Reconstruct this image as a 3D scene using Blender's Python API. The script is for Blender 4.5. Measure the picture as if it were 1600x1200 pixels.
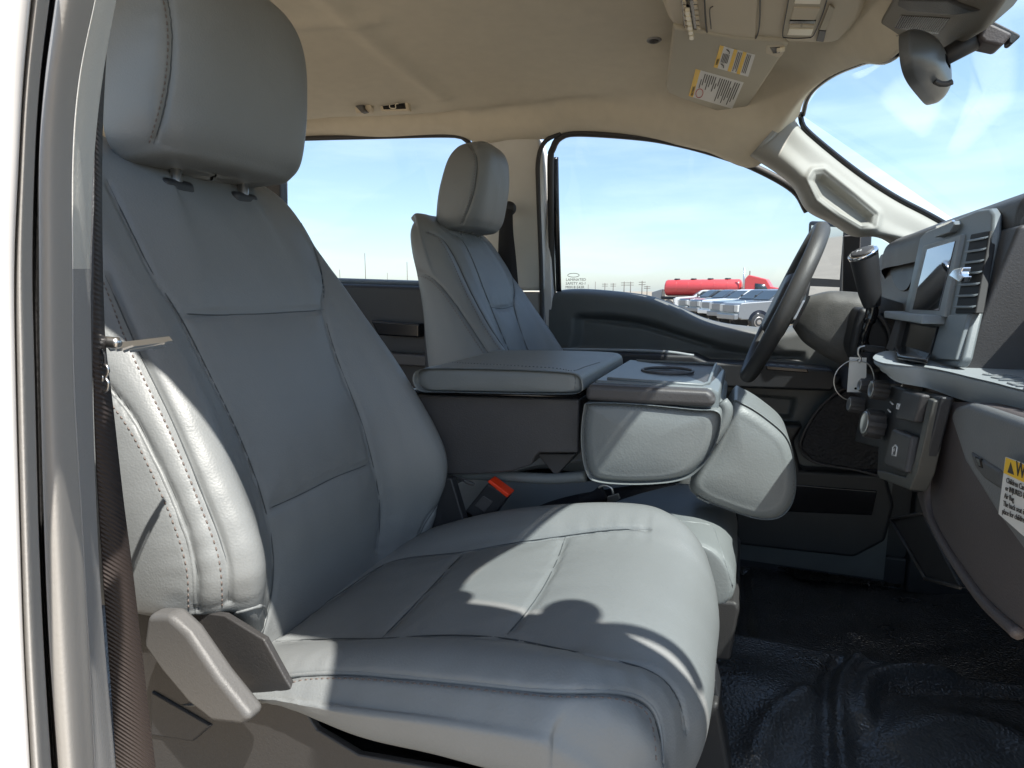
import bpy, bmesh, math, random
import numpy as np
from mathutils import Vector, Matrix, Quaternion
from mathutils.bvhtree import BVHTree
random.seed(7); rng = np.random.RandomState(7)
S = bpy.context.scene
R = math.radians
for o in list(bpy.data.objects): bpy.data.objects.remove(o)

# ------------------------------------------------------------ camera
FPX = 950.0; YAW = R(20.75); PIT = R(8.68); CAM = np.array([0, 0, 1.8])
cd = bpy.data.cameras.new('camera'); cam = bpy.data.objects.new('camera', cd); S.collection.objects.link(cam)
cam.location = CAM; cam.rotation_euler = (R(90) - PIT, 0, YAW)
cd.sensor_width = 36; cd.lens = FPX / 1600 * 36; cd.clip_start = .02; cd.clip_end = 5000
S.camera = cam
# ------------------------------------------------------------ sky and sun
SUN = Vector((.53, -.31, 1.0)).normalized()
w = bpy.data.worlds.new('World'); S.world = w; w.use_nodes = True
nt = w.node_tree; bg = nt.nodes['Background']
sky = nt.nodes.new('ShaderNodeTexSky'); sky.sky_type = 'NISHITA'; sky.sun_disc = False
sky.sun_elevation = math.asin(SUN.z); sky.sun_rotation = math.atan2(SUN.x, SUN.y)
sky.air_density = 1.1; sky.dust_density = .7; sky.ozone_density = 1.2
tc = nt.nodes.new('ShaderNodeTexCoord'); mp = nt.nodes.new('ShaderNodeMapping')
mp.inputs['Scale'].default_value = (1.2, 1.2, 7)
nz = nt.nodes.new('ShaderNodeTexNoise'); nz.inputs['Scale'].default_value = 1.7; nz.inputs['Detail'].default_value = 7
nz.inputs['Roughness'].default_value = .55
rp = nt.nodes.new('ShaderNodeValToRGB'); rp.color_ramp.elements[0].position = .47; rp.color_ramp.elements[1].position = .80
rp.color_ramp.elements[1].color = (.34, .34, .34, 1)
mx = nt.nodes.new('ShaderNodeMixRGB'); mx.inputs[2].default_value = (9.5, 9.8, 10.2, 1)
nt.links.new(tc.outputs['Generated'], mp.inputs[0]); nt.links.new(mp.outputs[0], nz.inputs['Vector'])
nt.links.new(nz.outputs[0], rp.inputs[0]); nt.links.new(rp.outputs[0], mx.inputs[0])
nt.links.new(sky.outputs[0], mx.inputs[1]); nt.links.new(mx.outputs[0], bg.inputs[0])
hz_ = nt.nodes.new('ShaderNodeMixRGB'); hz_.inputs[0].default_value = .22; hz_.inputs[2].default_value = (3.2, 4.6, 6.2, 1)
nt.links.new(mx.outputs[0], hz_.inputs[1]); nt.links.new(hz_.outputs[0], bg.inputs[0])
bg.inputs[1].default_value = .11
sd = bpy.data.lights.new('sun', 'SUN'); so = bpy.data.objects.new('sun', sd); S.collection.objects.link(so)
sd.energy = 4.3; sd.angle = R(.55); sd.color = (1, .95, .87)
so.rotation_euler = SUN.to_track_quat('Z', 'Y').to_euler()
S.view_settings.view_transform = 'Standard'; S.view_settings.look = 'None'
S.view_settings.exposure = 1.38; S.view_settings.gamma = 1; S.view_settings.use_curve_mapping = False
S.cycles.max_bounces = 10; S.cycles.diffuse_bounces = 6; S.cycles.transparent_max_bounces = 16

# ------------------------------------------------------------ photo geometry: a ray of the camera met with a real plane
_f = np.array([-math.sin(YAW) * math.cos(PIT), math.cos(YAW) * math.cos(PIT), -math.sin(PIT)])
_r = np.array([math.cos(YAW), math.sin(YAW), 0]); _u = np.cross(_r, _f)
def ray(u, v): return _f + _r * (u - 800) / FPX - _u * (v - 600) / FPX
def PY(u, v, Y): d = ray(u, v); return CAM + d * (Y / d[1])
def PX(u, v, X): d = ray(u, v); return CAM + d * (X / d[0])
def PZ(u, v, Z): d = ray(u, v); return CAM + d * ((Z - 1.8) / d[2])
A = lambda *p: np.array(p, float)

# ------------------------------------------------------------ materials
MATS = {}
def mat(name, col, rough=.5, metal=0, bump=0, bscale=300, kind='noise', var=0, vscale=8, spec=.5, emit=None, coat=0, aniso=None):
    if name in MATS: return MATS[name]
    m = bpy.data.materials.new(name); m.use_nodes = True; t = m.node_tree; b = t.nodes['Principled BSDF']
    b.inputs['Base Color'].default_value = (*col, 1); b.inputs['Roughness'].default_value = rough
    b.inputs['Metallic'].default_value = metal; b.inputs['Specular IOR Level'].default_value = spec
    b.inputs['Coat Weight'].default_value = coat
    tc = t.nodes.new('ShaderNodeTexCoord')
    if emit: b.inputs['Emission Color'].default_value = (*emit[:3], 1); b.inputs['Emission Strength'].default_value = emit[3]
    if bump:
        if kind == 'leather':
            n = t.nodes.new('ShaderNodeTexVoronoi'); n.inputs['Scale'].default_value = bscale; n.feature = 'SMOOTH_F1'; o = n.outputs['Distance']
        elif kind == 'weave':
            n = t.nodes.new('ShaderNodeTexWave'); n.inputs['Scale'].default_value = bscale; n.bands_direction = 'DIAGONAL'; n.inputs['Distortion'].default_value = .4; o = n.outputs['Fac']
        else:
            n = t.nodes.new('ShaderNodeTexNoise'); n.inputs['Scale'].default_value = bscale; n.inputs['Detail'].default_value = 3; o = n.outputs[0]
        t.links.new(tc.outputs['Object'], n.inputs['Vector'])
        bp = t.nodes.new('ShaderNodeBump'); bp.inputs['Strength'].default_value = 1; bp.inputs['Distance'].default_value = bump
        h = o
        if kind == 'leather':   # fine wrinkles over the grain
            n2 = t.nodes.new('ShaderNodeTexNoise'); n2.inputs['Scale'].default_value = bscale * .12; n2.inputs['Detail'].default_value = 5
            t.links.new(tc.outputs['Object'], n2.inputs['Vector'])
            ad = t.nodes.new('ShaderNodeMath'); ad.operation = 'MULTIPLY_ADD'; ad.inputs[1].default_value = 1.6
            t.links.new(n2.outputs[0], ad.inputs[0]); t.links.new(o, ad.inputs[2]); h = ad.outputs[0]
        t.links.new(h, bp.inputs['Height']); t.links.new(bp.outputs[0], b.inputs['Normal'])
    if var:
        n = t.nodes.new('ShaderNodeTexNoise'); n.inputs['Scale'].default_value = vscale; n.inputs['Detail'].default_value = 6
        t.links.new(tc.outputs['Object'], n.inputs['Vector'])
        r = t.nodes.new('ShaderNodeMapRange'); r.inputs[1].default_value = .3; r.inputs[2].default_value = .7
        r.inputs[3].default_value = 1 - var; r.inputs[4].default_value = 1 + var
        t.links.new(n.outputs[0], r.inputs[0])
        v = t.nodes.new('ShaderNodeVectorMath'); v.operation = 'SCALE'; v.inputs[0].default_value = col
        t.links.new(r.outputs[0], v.inputs['Scale']); t.links.new(v.outputs[0], b.inputs['Base Color'])
        r2 = t.nodes.new('ShaderNodeMapRange'); r2.inputs[3].default_value = max(rough - .08, .02); r2.inputs[4].default_value = min(rough + .08, 1)
        t.links.new(n.outputs[0], r2.inputs[0]); t.links.new(r2.outputs[0], b.inputs['Roughness'])
    MATS[name] = m; return m
def glass(name, tint, refl=.06):
    m = bpy.data.materials.new(name); m.use_nodes = True; t = m.node_tree; t.nodes.clear()
    out = t.nodes.new('ShaderNodeOutputMaterial'); mxs = t.nodes.new('ShaderNodeMixShader'); tr = t.nodes.new('ShaderNodeBsdfTransparent')
    gl = t.nodes.new('ShaderNodeBsdfGlossy'); gl.inputs['Roughness'].default_value = .02; lw = t.nodes.new('ShaderNodeLayerWeight'); lw.inputs[0].default_value = .5; fr = t.nodes.new('ShaderNodeMath'); fr.operation = 'POWER'; fr.inputs[1].default_value = 5; t.links.new(lw.outputs['Facing'], fr.inputs[0])
    ml = t.nodes.new('ShaderNodeMath'); ml.operation = 'MULTIPLY_ADD'; ml.inputs[1].default_value = .35; ml.inputs[2].default_value = .025
    tr.inputs[0].default_value = (*tint, 1)
    t.links.new(fr.outputs[0], ml.inputs[0]); t.links.new(ml.outputs[0], mxs.inputs[0])
    t.links.new(tr.outputs[0], mxs.inputs[1]); t.links.new(gl.outputs[0], mxs.inputs[2]); t.links.new(mxs.outputs[0], out.inputs[0])
    MATS[name] = m; return m
VINYL = mat('seat_vinyl', (.168, .178, .181), .48, bump=.00022, bscale=460, kind='leather', var=.03, vscale=5, spec=.45)
VINYLL = mat('seat_vinyl_grained', (.165, .180, .182), .46, bump=.00024, bscale=330, kind='leather', var=.04, vscale=7, spec=.5)
STITCH = mat('stitch_thread', (.12, .095, .085), .6)
STITCHB = mat('stitch_thread_grey', (.14, .15, .16), .6)
LINER = mat('headliner_fabric', (.61, .56, .455), .95, bump=.0004, bscale=900, var=.03, vscale=30, spec=.1)
TRIM = mat('light_trim_plastic', (.55, .54, .50), .55, bump=.0002, bscale=700, var=.03, vscale=10)
TRIMP = mat('pillar_trim_plastic', (.27, .265, .24), .6, bump=.0003, bscale=600, var=.04)
TRIMG = mat('grey_trim_plastic', (.26, .26, .26), .75, bump=.0002, bscale=600, var=.05)
DARK = mat('black_trim_plastic', (.020, .021, .024), .5, bump=.0004, bscale=500, var=.12, vscale=14)
DOORM = mat('charcoal_door_plastic', (.095, .104, .104), .5, bump=.0004, bscale=500, var=.08, vscale=14)
CHAR = mat('charcoal_plastic', (.058, .056, .058), .52, bump=.0004, bscale=500, var=.08, vscale=12)
BROWN = mat('dark_lower_dash_plastic', (.078, .066, .066), .6, bump=.0005, bscale=420, var=.08, vscale=12)
LEDGE = mat('ledge_slate_plastic', (.26, .285, .30), .5, bump=.0003, bscale=500, var=.05)
BEZEL = mat('bezel_slate_plastic', (.15, .17, .18), .42, bump=.0001, bscale=500)
SHIELD = mat('seat_shield_plastic', (.028, .027, .027), .55, bump=.0004, bscale=450, var=.06)
LEVER = mat('seat_lever_plastic', (.085, .084, .083), .55, bump=.0003, bscale=450, var=.04)
MATV = mat('floor_vinyl', (.050, .051, .053), .30, bump=.0018, bscale=210, kind='leather', var=.25, vscale=9, spec=.9)
WEB = mat('belt_webbing', (.030, .022, .020), .6, bump=.0006, bscale=160, kind='weave')
WEBB = mat('belt_webbing_black', (.012, .012, .016), .6, bump=.0006, bscale=160, kind='weave')
RUB = mat('rubber_seal', (.035, .034, .034), .6, bump=.0005, bscale=300, var=.1)
RUBG = mat('seal_grey', (.36, .345, .325), .85, bump=.0001, bscale=500, spec=.2)
PAINT = mat('white_body_paint', (.62, .61, .60), .25, coat=.6)
METAL = mat('brushed_steel', (.6, .6, .6), .3, metal=1)
CHROME = mat('chrome', (.85, .85, .87), .08, metal=1)
BLACKG = mat('gloss_black', (.01, .01, .012), .15)
SEAMC = mat('seam_shadow_thread', (.06, .068, .072), .8)
MBLK = mat('matt_black', (.008, .008, .009), .7)
SCREEN = mat('screen_glass', (.012, .013, .015), .04, spec=1.0, coat=1)
RED = mat('buckle_red', (.75, .045, .01), .35)
PAPER = mat('label_paper', (.72, .71, .68), .6)
YEL = mat('label_yellow', (.85, .52, .02), .5)
INK = mat('label_ink', (.05, .045, .04), .7)
INKR = mat('label_red_ring', (.5, .06, .04), .6)
WHITE = mat('white_print', (.7, .7, .7), .5)

# ------------------------------------------------------------ objects
def meta(o, label=None, cat=None, group=None, kind=None):
    if label: o['label'] = label
    if cat: o['category'] = cat
    if group: o['group'] = group
    if kind: o['kind'] = kind
    return o
def link(name, me, m=None, parent=None, smooth=True):
    o = bpy.data.objects.new(name, me); S.collection.objects.link(o)
    if m: me.materials.append(m)
    if smooth:
        for p in me.polygons: p.use_smooth = True
    if parent: o.parent = parent; o.matrix_parent_inverse = parent.matrix_world.inverted() if False else Matrix.Identity(4)
    return o
def thing(name, label, cat, group=None, loc=(0, 0, 0)):
    o = bpy.data.objects.new(name, None); S.collection.objects.link(o); o.location = loc; o.empty_display_size = .05
    return meta(o, label, cat, group)
class MB:
    """collects shapes into one mesh; points are world points, made local to the parent's location"""
    def __init__(s): s.v = []; s.f = []
    def add(s, v, f):
        n = len(s.v); s.v += [tuple(map(float, p)) for p in v]; s.f += [tuple(i + n for i in q) for q in f]; return s
    def box(s, c, d, rot=None):
        c = A(*c); h = A(*d) / 2; P = []
        for x in (-1, 1):
            for y in (-1, 1):
                for z in (-1, 1):
                    q = Vector((x * h[0], y * h[1], z * h[2]))
                    if rot is not None: q = rot @ q
                    P.append(c + np.array(q))
        return s.add(P, [(0, 1, 3, 2), (4, 6, 7, 5), (0, 4, 5, 1), (2, 3, 7, 6), (0, 2, 6, 4), (1, 5, 7, 3)])
    def prism(s, pts, ext):
        """closed outline extruded by a vector (or to a second outline of the same length)"""
        p = [A(*q) for q in pts]; n = len(p)
        e = [A(*q) for q in ext] if hasattr(ext[0], '__len__') else [q + A(*ext) for q in p]
        return s.add(p + e, [tuple(range(n)), tuple(reversed(range(n, 2 * n)))] + [(i, i + n, (i + 1) % n + n, (i + 1) % n) for i in range(n)])
    def tube(s, pts, r, n=10, cap=True, flat=None, up=None):
        pts = [A(*p) for p in pts]; k = len(pts); rr = r if hasattr(r, '__len__') else [r] * k
        V = []; N = None
        for i in range(k):
            t = pts[min(i + 1, k - 1)] - pts[max(i - 1, 0)]; t = t / (np.linalg.norm(t) + 1e-12)
            if N is None:
                N = A(*up) if up is not None else (A(0, 0, 1) if abs(t[2]) < .9 else A(1, 0, 0))
            N = (A(*up) if up is not None else N); N = N - t * (N @ t); N /= (np.linalg.norm(N) + 1e-12); B = np.cross(t, N)
            for j in range(n):
                a = 2 * math.pi * j / n
                V.append(pts[i] + rr[i] * (N * math.cos(a) * (flat or 1) + B * math.sin(a)))
        F = [(i * n + j, i * n + (j + 1) % n, (i + 1) * n + (j + 1) % n, (i + 1) * n + j) for i in range(k - 1) for j in range(n)]
        if cap: F += [tuple(reversed(range(n))), tuple(range((k - 1) * n, k * n))]
        return s.add(V, F)
    def lathe(s, base, axis, prof, n=32):
        """prof: (distance along axis, radius)"""
        ax = Vector(axis).normalized(); q = ax.to_track_quat('Z', 'Y'); V = []
        for h, r in prof:
            for j in range(n):
                a = 2 * math.pi * j / n; V.append(A(*base) + np.array(q @ Vector((r * math.cos(a), r * math.sin(a), h))))
        k = len(prof)
        F = [(i * n + j, i * n + (j + 1) % n, (i + 1) * n + (j + 1) % n, (i + 1) * n + j) for i in range(k - 1) for j in range(n)]
        F += [tuple(reversed(range(n))), tuple(range((k - 1) * n, k * n))]
        return s.add(V, F)
    def grid(s, G):
        h, w_ = G.shape[:2]
        return s.add(G.reshape(-1, 3), [(i * w_ + j, i * w_ + j + 1, (i + 1) * w_ + j + 1, (i + 1) * w_ + j) for i in range(h - 1) for j in range(w_ - 1)])
    def build(s, name, m, parent=None, smooth=True, bevel=0, seg=3, solid=0, sharp=None, sub=0):
        loc = A(*parent_loc(parent)) if parent else A(0, 0, 0)
        me = bpy.data.meshes.new(name); me.from_pydata([tuple(A(*p) - loc) for p in s.v], [], s.f); me.validate(); me.update()
        bm = bmesh.new(); bm.from_mesh(me); bmesh.ops.recalc_face_normals(bm, faces=bm.faces)
        if sharp:
            for e in bm.edges:
                if len(e.link_faces) == 2 and e.calc_face_angle(0) > R(sharp): e.smooth = False
        bm.to_mesh(me); bm.free()
        o = link(name, me, m, parent, smooth)
        if solid: md = o.modifiers.new('s', 'SOLIDIFY'); md.thickness = solid; md.offset = 0
        if bevel:
            md = o.modifiers.new('b', 'BEVEL'); md.width = bevel; md.segments = seg; md.limit_method = 'ANGLE'; md.angle_limit = R(32); md.harden_normals = True
        if sub: md = o.modifiers.new('u', 'SUBSURF'); md.levels = sub; md.render_levels = sub
        return o
def parent_loc(p):
    l = A(*p.location)
    while p.parent: p = p.parent; l = l + A(*p.location)
    return l
def cr(P, n, closed=False):
    """Catmull-Rom through P, n points even in arc length"""
    P = [A(*p) for p in P]
    if closed: Q = [P[-1]] + P + [P[0], P[1]]
    else: Q = [2 * P[0] - P[1]] + P + [2 * P[-1] - P[-2]]
    out = []; m = 24
    for i in range(1, len(Q) - 2):
        a, b, c, d = Q[i - 1:i + 3]
        for t in np.arange(m) / m:
            out.append(.5 * ((2 * b) + (-a + c) * t + (2 * a - 5 * b + 4 * c - d) * t * t + (-a + 3 * b - 3 * c + d) * t ** 3))
    out.append(Q[-2]); out = np.array(out)
    L = np.r_[0, np.cumsum(np.linalg.norm(np.diff(out, axis=0), axis=1))]
    s = np.linspace(0, L[-1], n + (1 if closed else 0))
    res = np.stack([np.interp(s, L, out[:, k]) for k in range(out.shape[1])], 1)
    return res[:-1] if closed else res
def crk(P, n):
    """Catmull-Rom with n points even in parameter (keeps control rows aligned)"""
    P = np.array(P, float); k = len(P); Q = np.concatenate([[2 * P[0] - P[1]], P, [2 * P[-1] - P[-2]]])
    out = []
    for s in np.linspace(0, k - 1 - 1e-9, n):
        i = int(s); t = s - i; a, b, c, d = Q[i], Q[i + 1], Q[i + 2], Q[i + 3]
        out.append(.5 * ((2 * b) + (-a + c) * t + (2 * a - 5 * b + 4 * c - d) * t * t + (-a + 3 * b - 3 * c + d) * t ** 3))
    return np.array(out)
def loft(rows, nu, nv):
    """smooth surface through a grid of control points: rows[i][j]"""
    G = np.array(rows, float); G = crk(G, nv); G = crk(G.transpose(1, 0, 2), nu).transpose(1, 0, 2)
    return G
def gnorm(G):
    du = np.gradient(G, axis=1); dv = np.gradient(G, axis=0); N = np.cross(du, dv)
    return N / (np.linalg.norm(N, axis=2, keepdims=True) + 1e-12)
def bvh_of(G):
    h, w_ = G.shape[:2]
    return BVHTree.FromPolygons([tuple(p) for p in G.reshape(-1, 3)], [(i * w_ + j, i * w_ + j + 1, (i + 1) * w_ + j + 1, (i + 1) * w_ + j) for i in range(h - 1) for j in range(w_ - 1)])
def cast(bvh, px, n=60, maxd=6):
    """a drawn line laid on the real surface: returns its 3D points and normals"""
    q = cr([A(u, v, 0) for u, v in px], n); P = []; N = []
    for u, v, _ in q:
        d = Vector(ray(u, v)).normalized(); h = bvh.ray_cast(Vector(CAM), d, maxd)
        if h[0] is not None: P.append(np.array(h[0])); nn = np.array(h[1]); N.append(nn if nn @ np.array(d) < 0 else -nn)
    if len(P) > 2:   # drop jumps where the line leaves the surface
        keep = [0]
        for i in range(1, len(P)):
            if np.linalg.norm(P[i] - P[keep[-1]]) < .06: keep.append(i)
        P = [P[i] for i in keep]; N = [N[i] for i in keep]
    return np.array(P), np.array(N)
def dist_to(G, L):
    V = G.reshape(-1, 3); D = np.full(len(V), 9.)
    for a, b in zip(L[:-1], L[1:]):
        ab = b - a; t = np.clip(((V - a) @ ab) / (ab @ ab + 1e-12), 0, 1)
        D = np.minimum(D, np.linalg.norm(V - a - t[:, None] * ab, axis=1))
    return D.reshape(G.shape[:2])
def near_s(G, L):
    V = G.reshape(-1, 3); D = np.full(len(V), 9.); Sx = np.zeros(len(V)); s = 0
    for a, b in zip(L[:-1], L[1:]):
        ab = b - a; l = np.linalg.norm(ab); t = np.clip(((V - a) @ ab) / (ab @ ab + 1e-12), 0, 1); d = np.linalg.norm(V - a - t[:, None] * ab, axis=1)
        k = d < D; D[k] = d[k]; Sx[k] = s + t[k] * l; s += l
    return D.reshape(G.shape[:2]), Sx.reshape(G.shape[:2])
def groove(G, lines, depth=.004, wd=.004, puff=.006, sp=.03, side=1):
    """upholstery: the surface sinks at its seams and puffs up between them"""
    N = gnorm(G) * side; D = np.full(G.shape[:2], 9.)
    pk = np.zeros(G.shape[:2])
    for i, L in enumerate(lines):
        if len(L) > 1:
            d, s_ = near_s(G, L); tot = s_.max(); fd = np.clip(np.minimum(s_, tot - s_) / .007, 0, 1); fd = fd * fd * (3 - 2 * fd); D = np.minimum(D, np.where(d < .05, d + .006 * (1 - fd), d))
            w1 = np.sin(s_ * 430 + 5 * np.sin(s_ * 37 + i)) * (.5 + .5 * np.sin(s_ * 23 + i * 2)); w2 = np.sin(s_ * 170 + 3 * np.sin(s_ * 19 + i * 3))
            pk += fd * w1 * .00028 * np.exp(-((d - .006) / .007) ** 2) + w2 * .0004 * np.exp(-((d - .016) / .016) ** 2) * fd   # puckering along the seams
    und = .0006 * np.sin(G[..., 2] * 31 + 2.1 * np.sin(G[..., 1] * 27)) * np.sin(G[..., 1] * 37 + 1.7 * np.sin(G[..., 2] * 19 + G[..., 0] * 23))
    return G + N * (puff * (1 - np.exp(-(D / sp) ** 1.5)) - depth * np.exp(-(D / wd) ** 2) + pk + und)[..., None]
def stitches(lines, parent, m=None, step=.0075, ln=.0045, r=.0009, name='stitching', lift=.0003):
    for P, N in lines:
        mb = MB()
        if len(P) < 3: continue
        L = np.r_[0, np.cumsum(np.linalg.norm(np.diff(P, axis=0), axis=1))]; s = 0
        f = lambda x: np.array([np.interp(x, L, P[:, k]) for k in range(3)]); g = lambda x: np.array([np.interp(x, L, N[:, k]) for k in range(3)])
        while s + ln < L[-1]:
            a, b = f(s), f(s + ln); n_ = g(s + ln / 2); n_ /= np.linalg.norm(n_) + 1e-9
            mb.tube([a - n_ * r * .6, a * .7 + b * .3 + n_ * lift, a * .3 + b * .7 + n_ * lift, b - n_ * r * .6], [r * .7, r, r, r * .7], 5, up=n_); s += step
        if mb.v: meta(mb.build(name, m or STITCH, parent))
def welt(line, parent, m, r=.0022, name='piping', sink=.4):
    P, N = line
    if len(P) < 3: return
    P2 = cr([p - n * r * sink for p, n in zip(P[::3], N[::3])], len(P)); return MB().tube(P2, r, 8).build(name, m, parent)
def text(name, s, size, m, parent, origin, xdir, ydir, ext=.0004, align='LEFT'):
    c = bpy.data.curves.new(name, 'FONT'); c.body = s; c.size = size; c.extrude = ext; c.align_x = align; c.resolution_u = 2
    o = bpy.data.objects.new(name, c); S.collection.objects.link(o); c.materials.append(m)
    x = Vector(xdir).normalized(); y = Vector(ydir); y = (y - x * y.dot(x)).normalized(); z = x.cross(y)
    M = Matrix((x, y, z)).transposed().to_4x4(); M.translation = Vector(A(*origin) - parent_loc(parent))
    S.view_layers[0].update(); dg = bpy.context.evaluated_depsgraph_get()
    me = bpy.data.meshes.new_from_object(o.evaluated_get(dg)); bpy.data.objects.remove(o); me.transform(M)
    if not me.materials: me.materials.append(m)
    o = bpy.data.objects.new(name, me); S.collection.objects.link(o); o.parent = parent
    return o
# ============================================================ SEATS
sstep0 = lambda x: (lambda t: t * t * (3 - 2 * t))(min(max(x, 0), 1))
itp = lambda x, xs, ys: float(np.interp(x, xs, ys))
def backrest_grid(yc):
    zc = [1.30, 1.35, 1.42, 1.52, 1.65, 1.77, 1.88, 1.95, 1.985]
    xc = [-.565, -.56, -.555, -.56, -.60, -.65, -.70, -.745, -.785]          # centre of the front
    xb = [-.545, -.52, -.495, -.485, -.555, -.638, -.710, -.755, -.795]      # crest of the side bolsters
    hw = [.235, .255, .265, .268, .258, .244, .228, .205, .170]              # half width
    xk = [-.70, -.71, -.725, -.745, -.768, -.788, -.815, -.840, -.855]              # back face
    rows = []
    def row(z, c, b, h, k, dz=0):
        b2 = b; d = b - k; e4 = min(.045, d * .42); e3 = min(.03, d * .22); e1 = min(.008, d * .08)
        return [(k, yc - h + .05, z - .01), (k + e3, yc - h + .004, z - .008), (k + d * .5, yc - h - .002, z - .004), (b2 - e4, yc - h + .006, z), (b2 - e1, yc - h + .030, z), (b2 - .002, yc - h + .056, z),
                (c * .55 + b2 * .45, yc - h + .092, z), (c + .004, yc - h + .135, z), (c, yc - .055, z), (c, yc + .055, z), (c + .004, yc + h - .135, z), (c * .55 + b2 * .45, yc + h - .092, z),
                (b2 - .002, yc + h - .056, z), (b2 - e1, yc + h - .030, z), (b2 - e4, yc + h - .006, z), (k + d * .5, yc + h + .002, z - .004), (k + e3, yc + h - .004, z - .008), (k, yc + h - .05, z - .01)]
    for z, c, b, h, k in zip(zc, xc, xb, hw, xk): rows.append(row(z, c, b, h, k))
    for rw in rows:      # the outer side ends in a hem above the recliner
        for j in range(7): rw[j] = (rw[j][0], rw[j][1], max(rw[j][2], rw[j][2] + (1.462 - rw[j][2]) * (.94 if j < 5 else .55 if j == 5 else .15)) if rw[j][2] < 1.462 else rw[j][2])
    rows.append(row(2.002, -.820, -.826, .140, -.862)); rows.append(row(1.996, -.845, -.850, .130, -.866))
    for q_, dz in ((-4, .006), (-3, .012), (-2, .016), (-1, .018)):
        for j in (0, 1, 2, 15, 16, 17): rows[q_][j] = (rows[q_][j][0] + dz * .8, rows[q_][j][1], rows[q_][j][2] - dz * (1 if j in (0, 1, 16, 17) else .5))
    rows.insert(0, [(x - .03 if j > 3 and j < 14 else x, y, z - .05) for j, (x, y, z) in enumerate(rows[0])])
    return loft(rows, 190, 210)
def seam_lines(b2, seams, o):
    for s in seams:
        mb = MB(); P_, N_ = cast(b2, s, 60)
        if len(P_) > 12: K = np.ones(7) / 7; P_ = np.stack([np.convolve(np.pad(P_[:, k], 3, 'reflect', reflect_type='odd'), K, 'valid') for k in range(3)], 1)
        if len(P_) > 3: mb.tube([p + n * .0004 for p, n in zip(P_, N_)], [.0002] * 4 + [.00075] * (len(P_) - 8) + [.0002] * 4 if len(P_) > 12 else .0006, 6)
        if mb.v: mb.build('seam', SEAMC, o)
def make_seat(yc, label, seams, st_lines, piping, cush=True, name='bucket_seat'):
    root = thing(name, label, 'seat', 'front bucket seats', (-.40, yc, 1.10))
    G = backrest_grid(yc)
    b = bvh_of(G); L = [cast(b, s, 70) for s in seams]; L = [l for l in L if len(l[0]) > 2]
    G2 = groove(G, [l[0] for l in L], .006, .0032, .006, .03, side=SIDE)
    Gb = G2
    o = MB().grid(G2).build('backrest', VINYL, root)
    mbk = MB().box((-.79, yc, 1.58), (.05, .34, .44)).build('backrest_shell', DARK, root, bevel=.03)
    b2 = bvh_of(G2)
    seam_lines(b2, seams, o)
    sl = [cast(b2, s, 90) for s in st_lines]; stitches(sl, o, name='stitching')
    for s in piping: welt(cast(b2, s, 60), o, VINYL, .0026)
    return root, o, G2
SIDE = 1
passenger, back_o, GB = make_seat(.705, 'grey vinyl passenger bucket seat nearest the camera, its cushion half in sunlight', 
  [ [(166, 280), (205, 360), (245, 440), (280, 490), (330, 590), (380, 695), (415, 795), (428, 870), (425, 930), (408, 1000)],
    [(425, 292), (462, 335), (490, 385), (507, 440), (505, 484), (530, 570), (562, 650), (585, 735), (595, 800), (588, 868)],
    [(279, 490), (340, 492), (400, 491), (455, 488), (506, 484)],
    [(415, 797), (470, 772), (525, 745), (580, 724)],
    [(164, 430), (215, 545), (270, 660), (318, 775), (352, 870), (358, 965)],
    [(164, 600), (205, 650), (240, 715), (278, 800), (302, 880), (305, 960)],
    [(700, 745), (682, 790), (664, 818), (650, 848), (630, 876)] ],
  [ [(161, 440), (207, 555), (262, 668), (309, 780), (342, 875), (348, 965)],
    [(164, 618), (200, 668), (232, 728), (268, 810), (291, 885), (295, 958)] ],
  [ [(164, 600), (205, 650), (240, 715), (278, 800), (302, 880), (305, 960)],
    [(352, 962), (380, 955), (408, 948), (416, 958), (410, 985), (395, 1006)] ])

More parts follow.
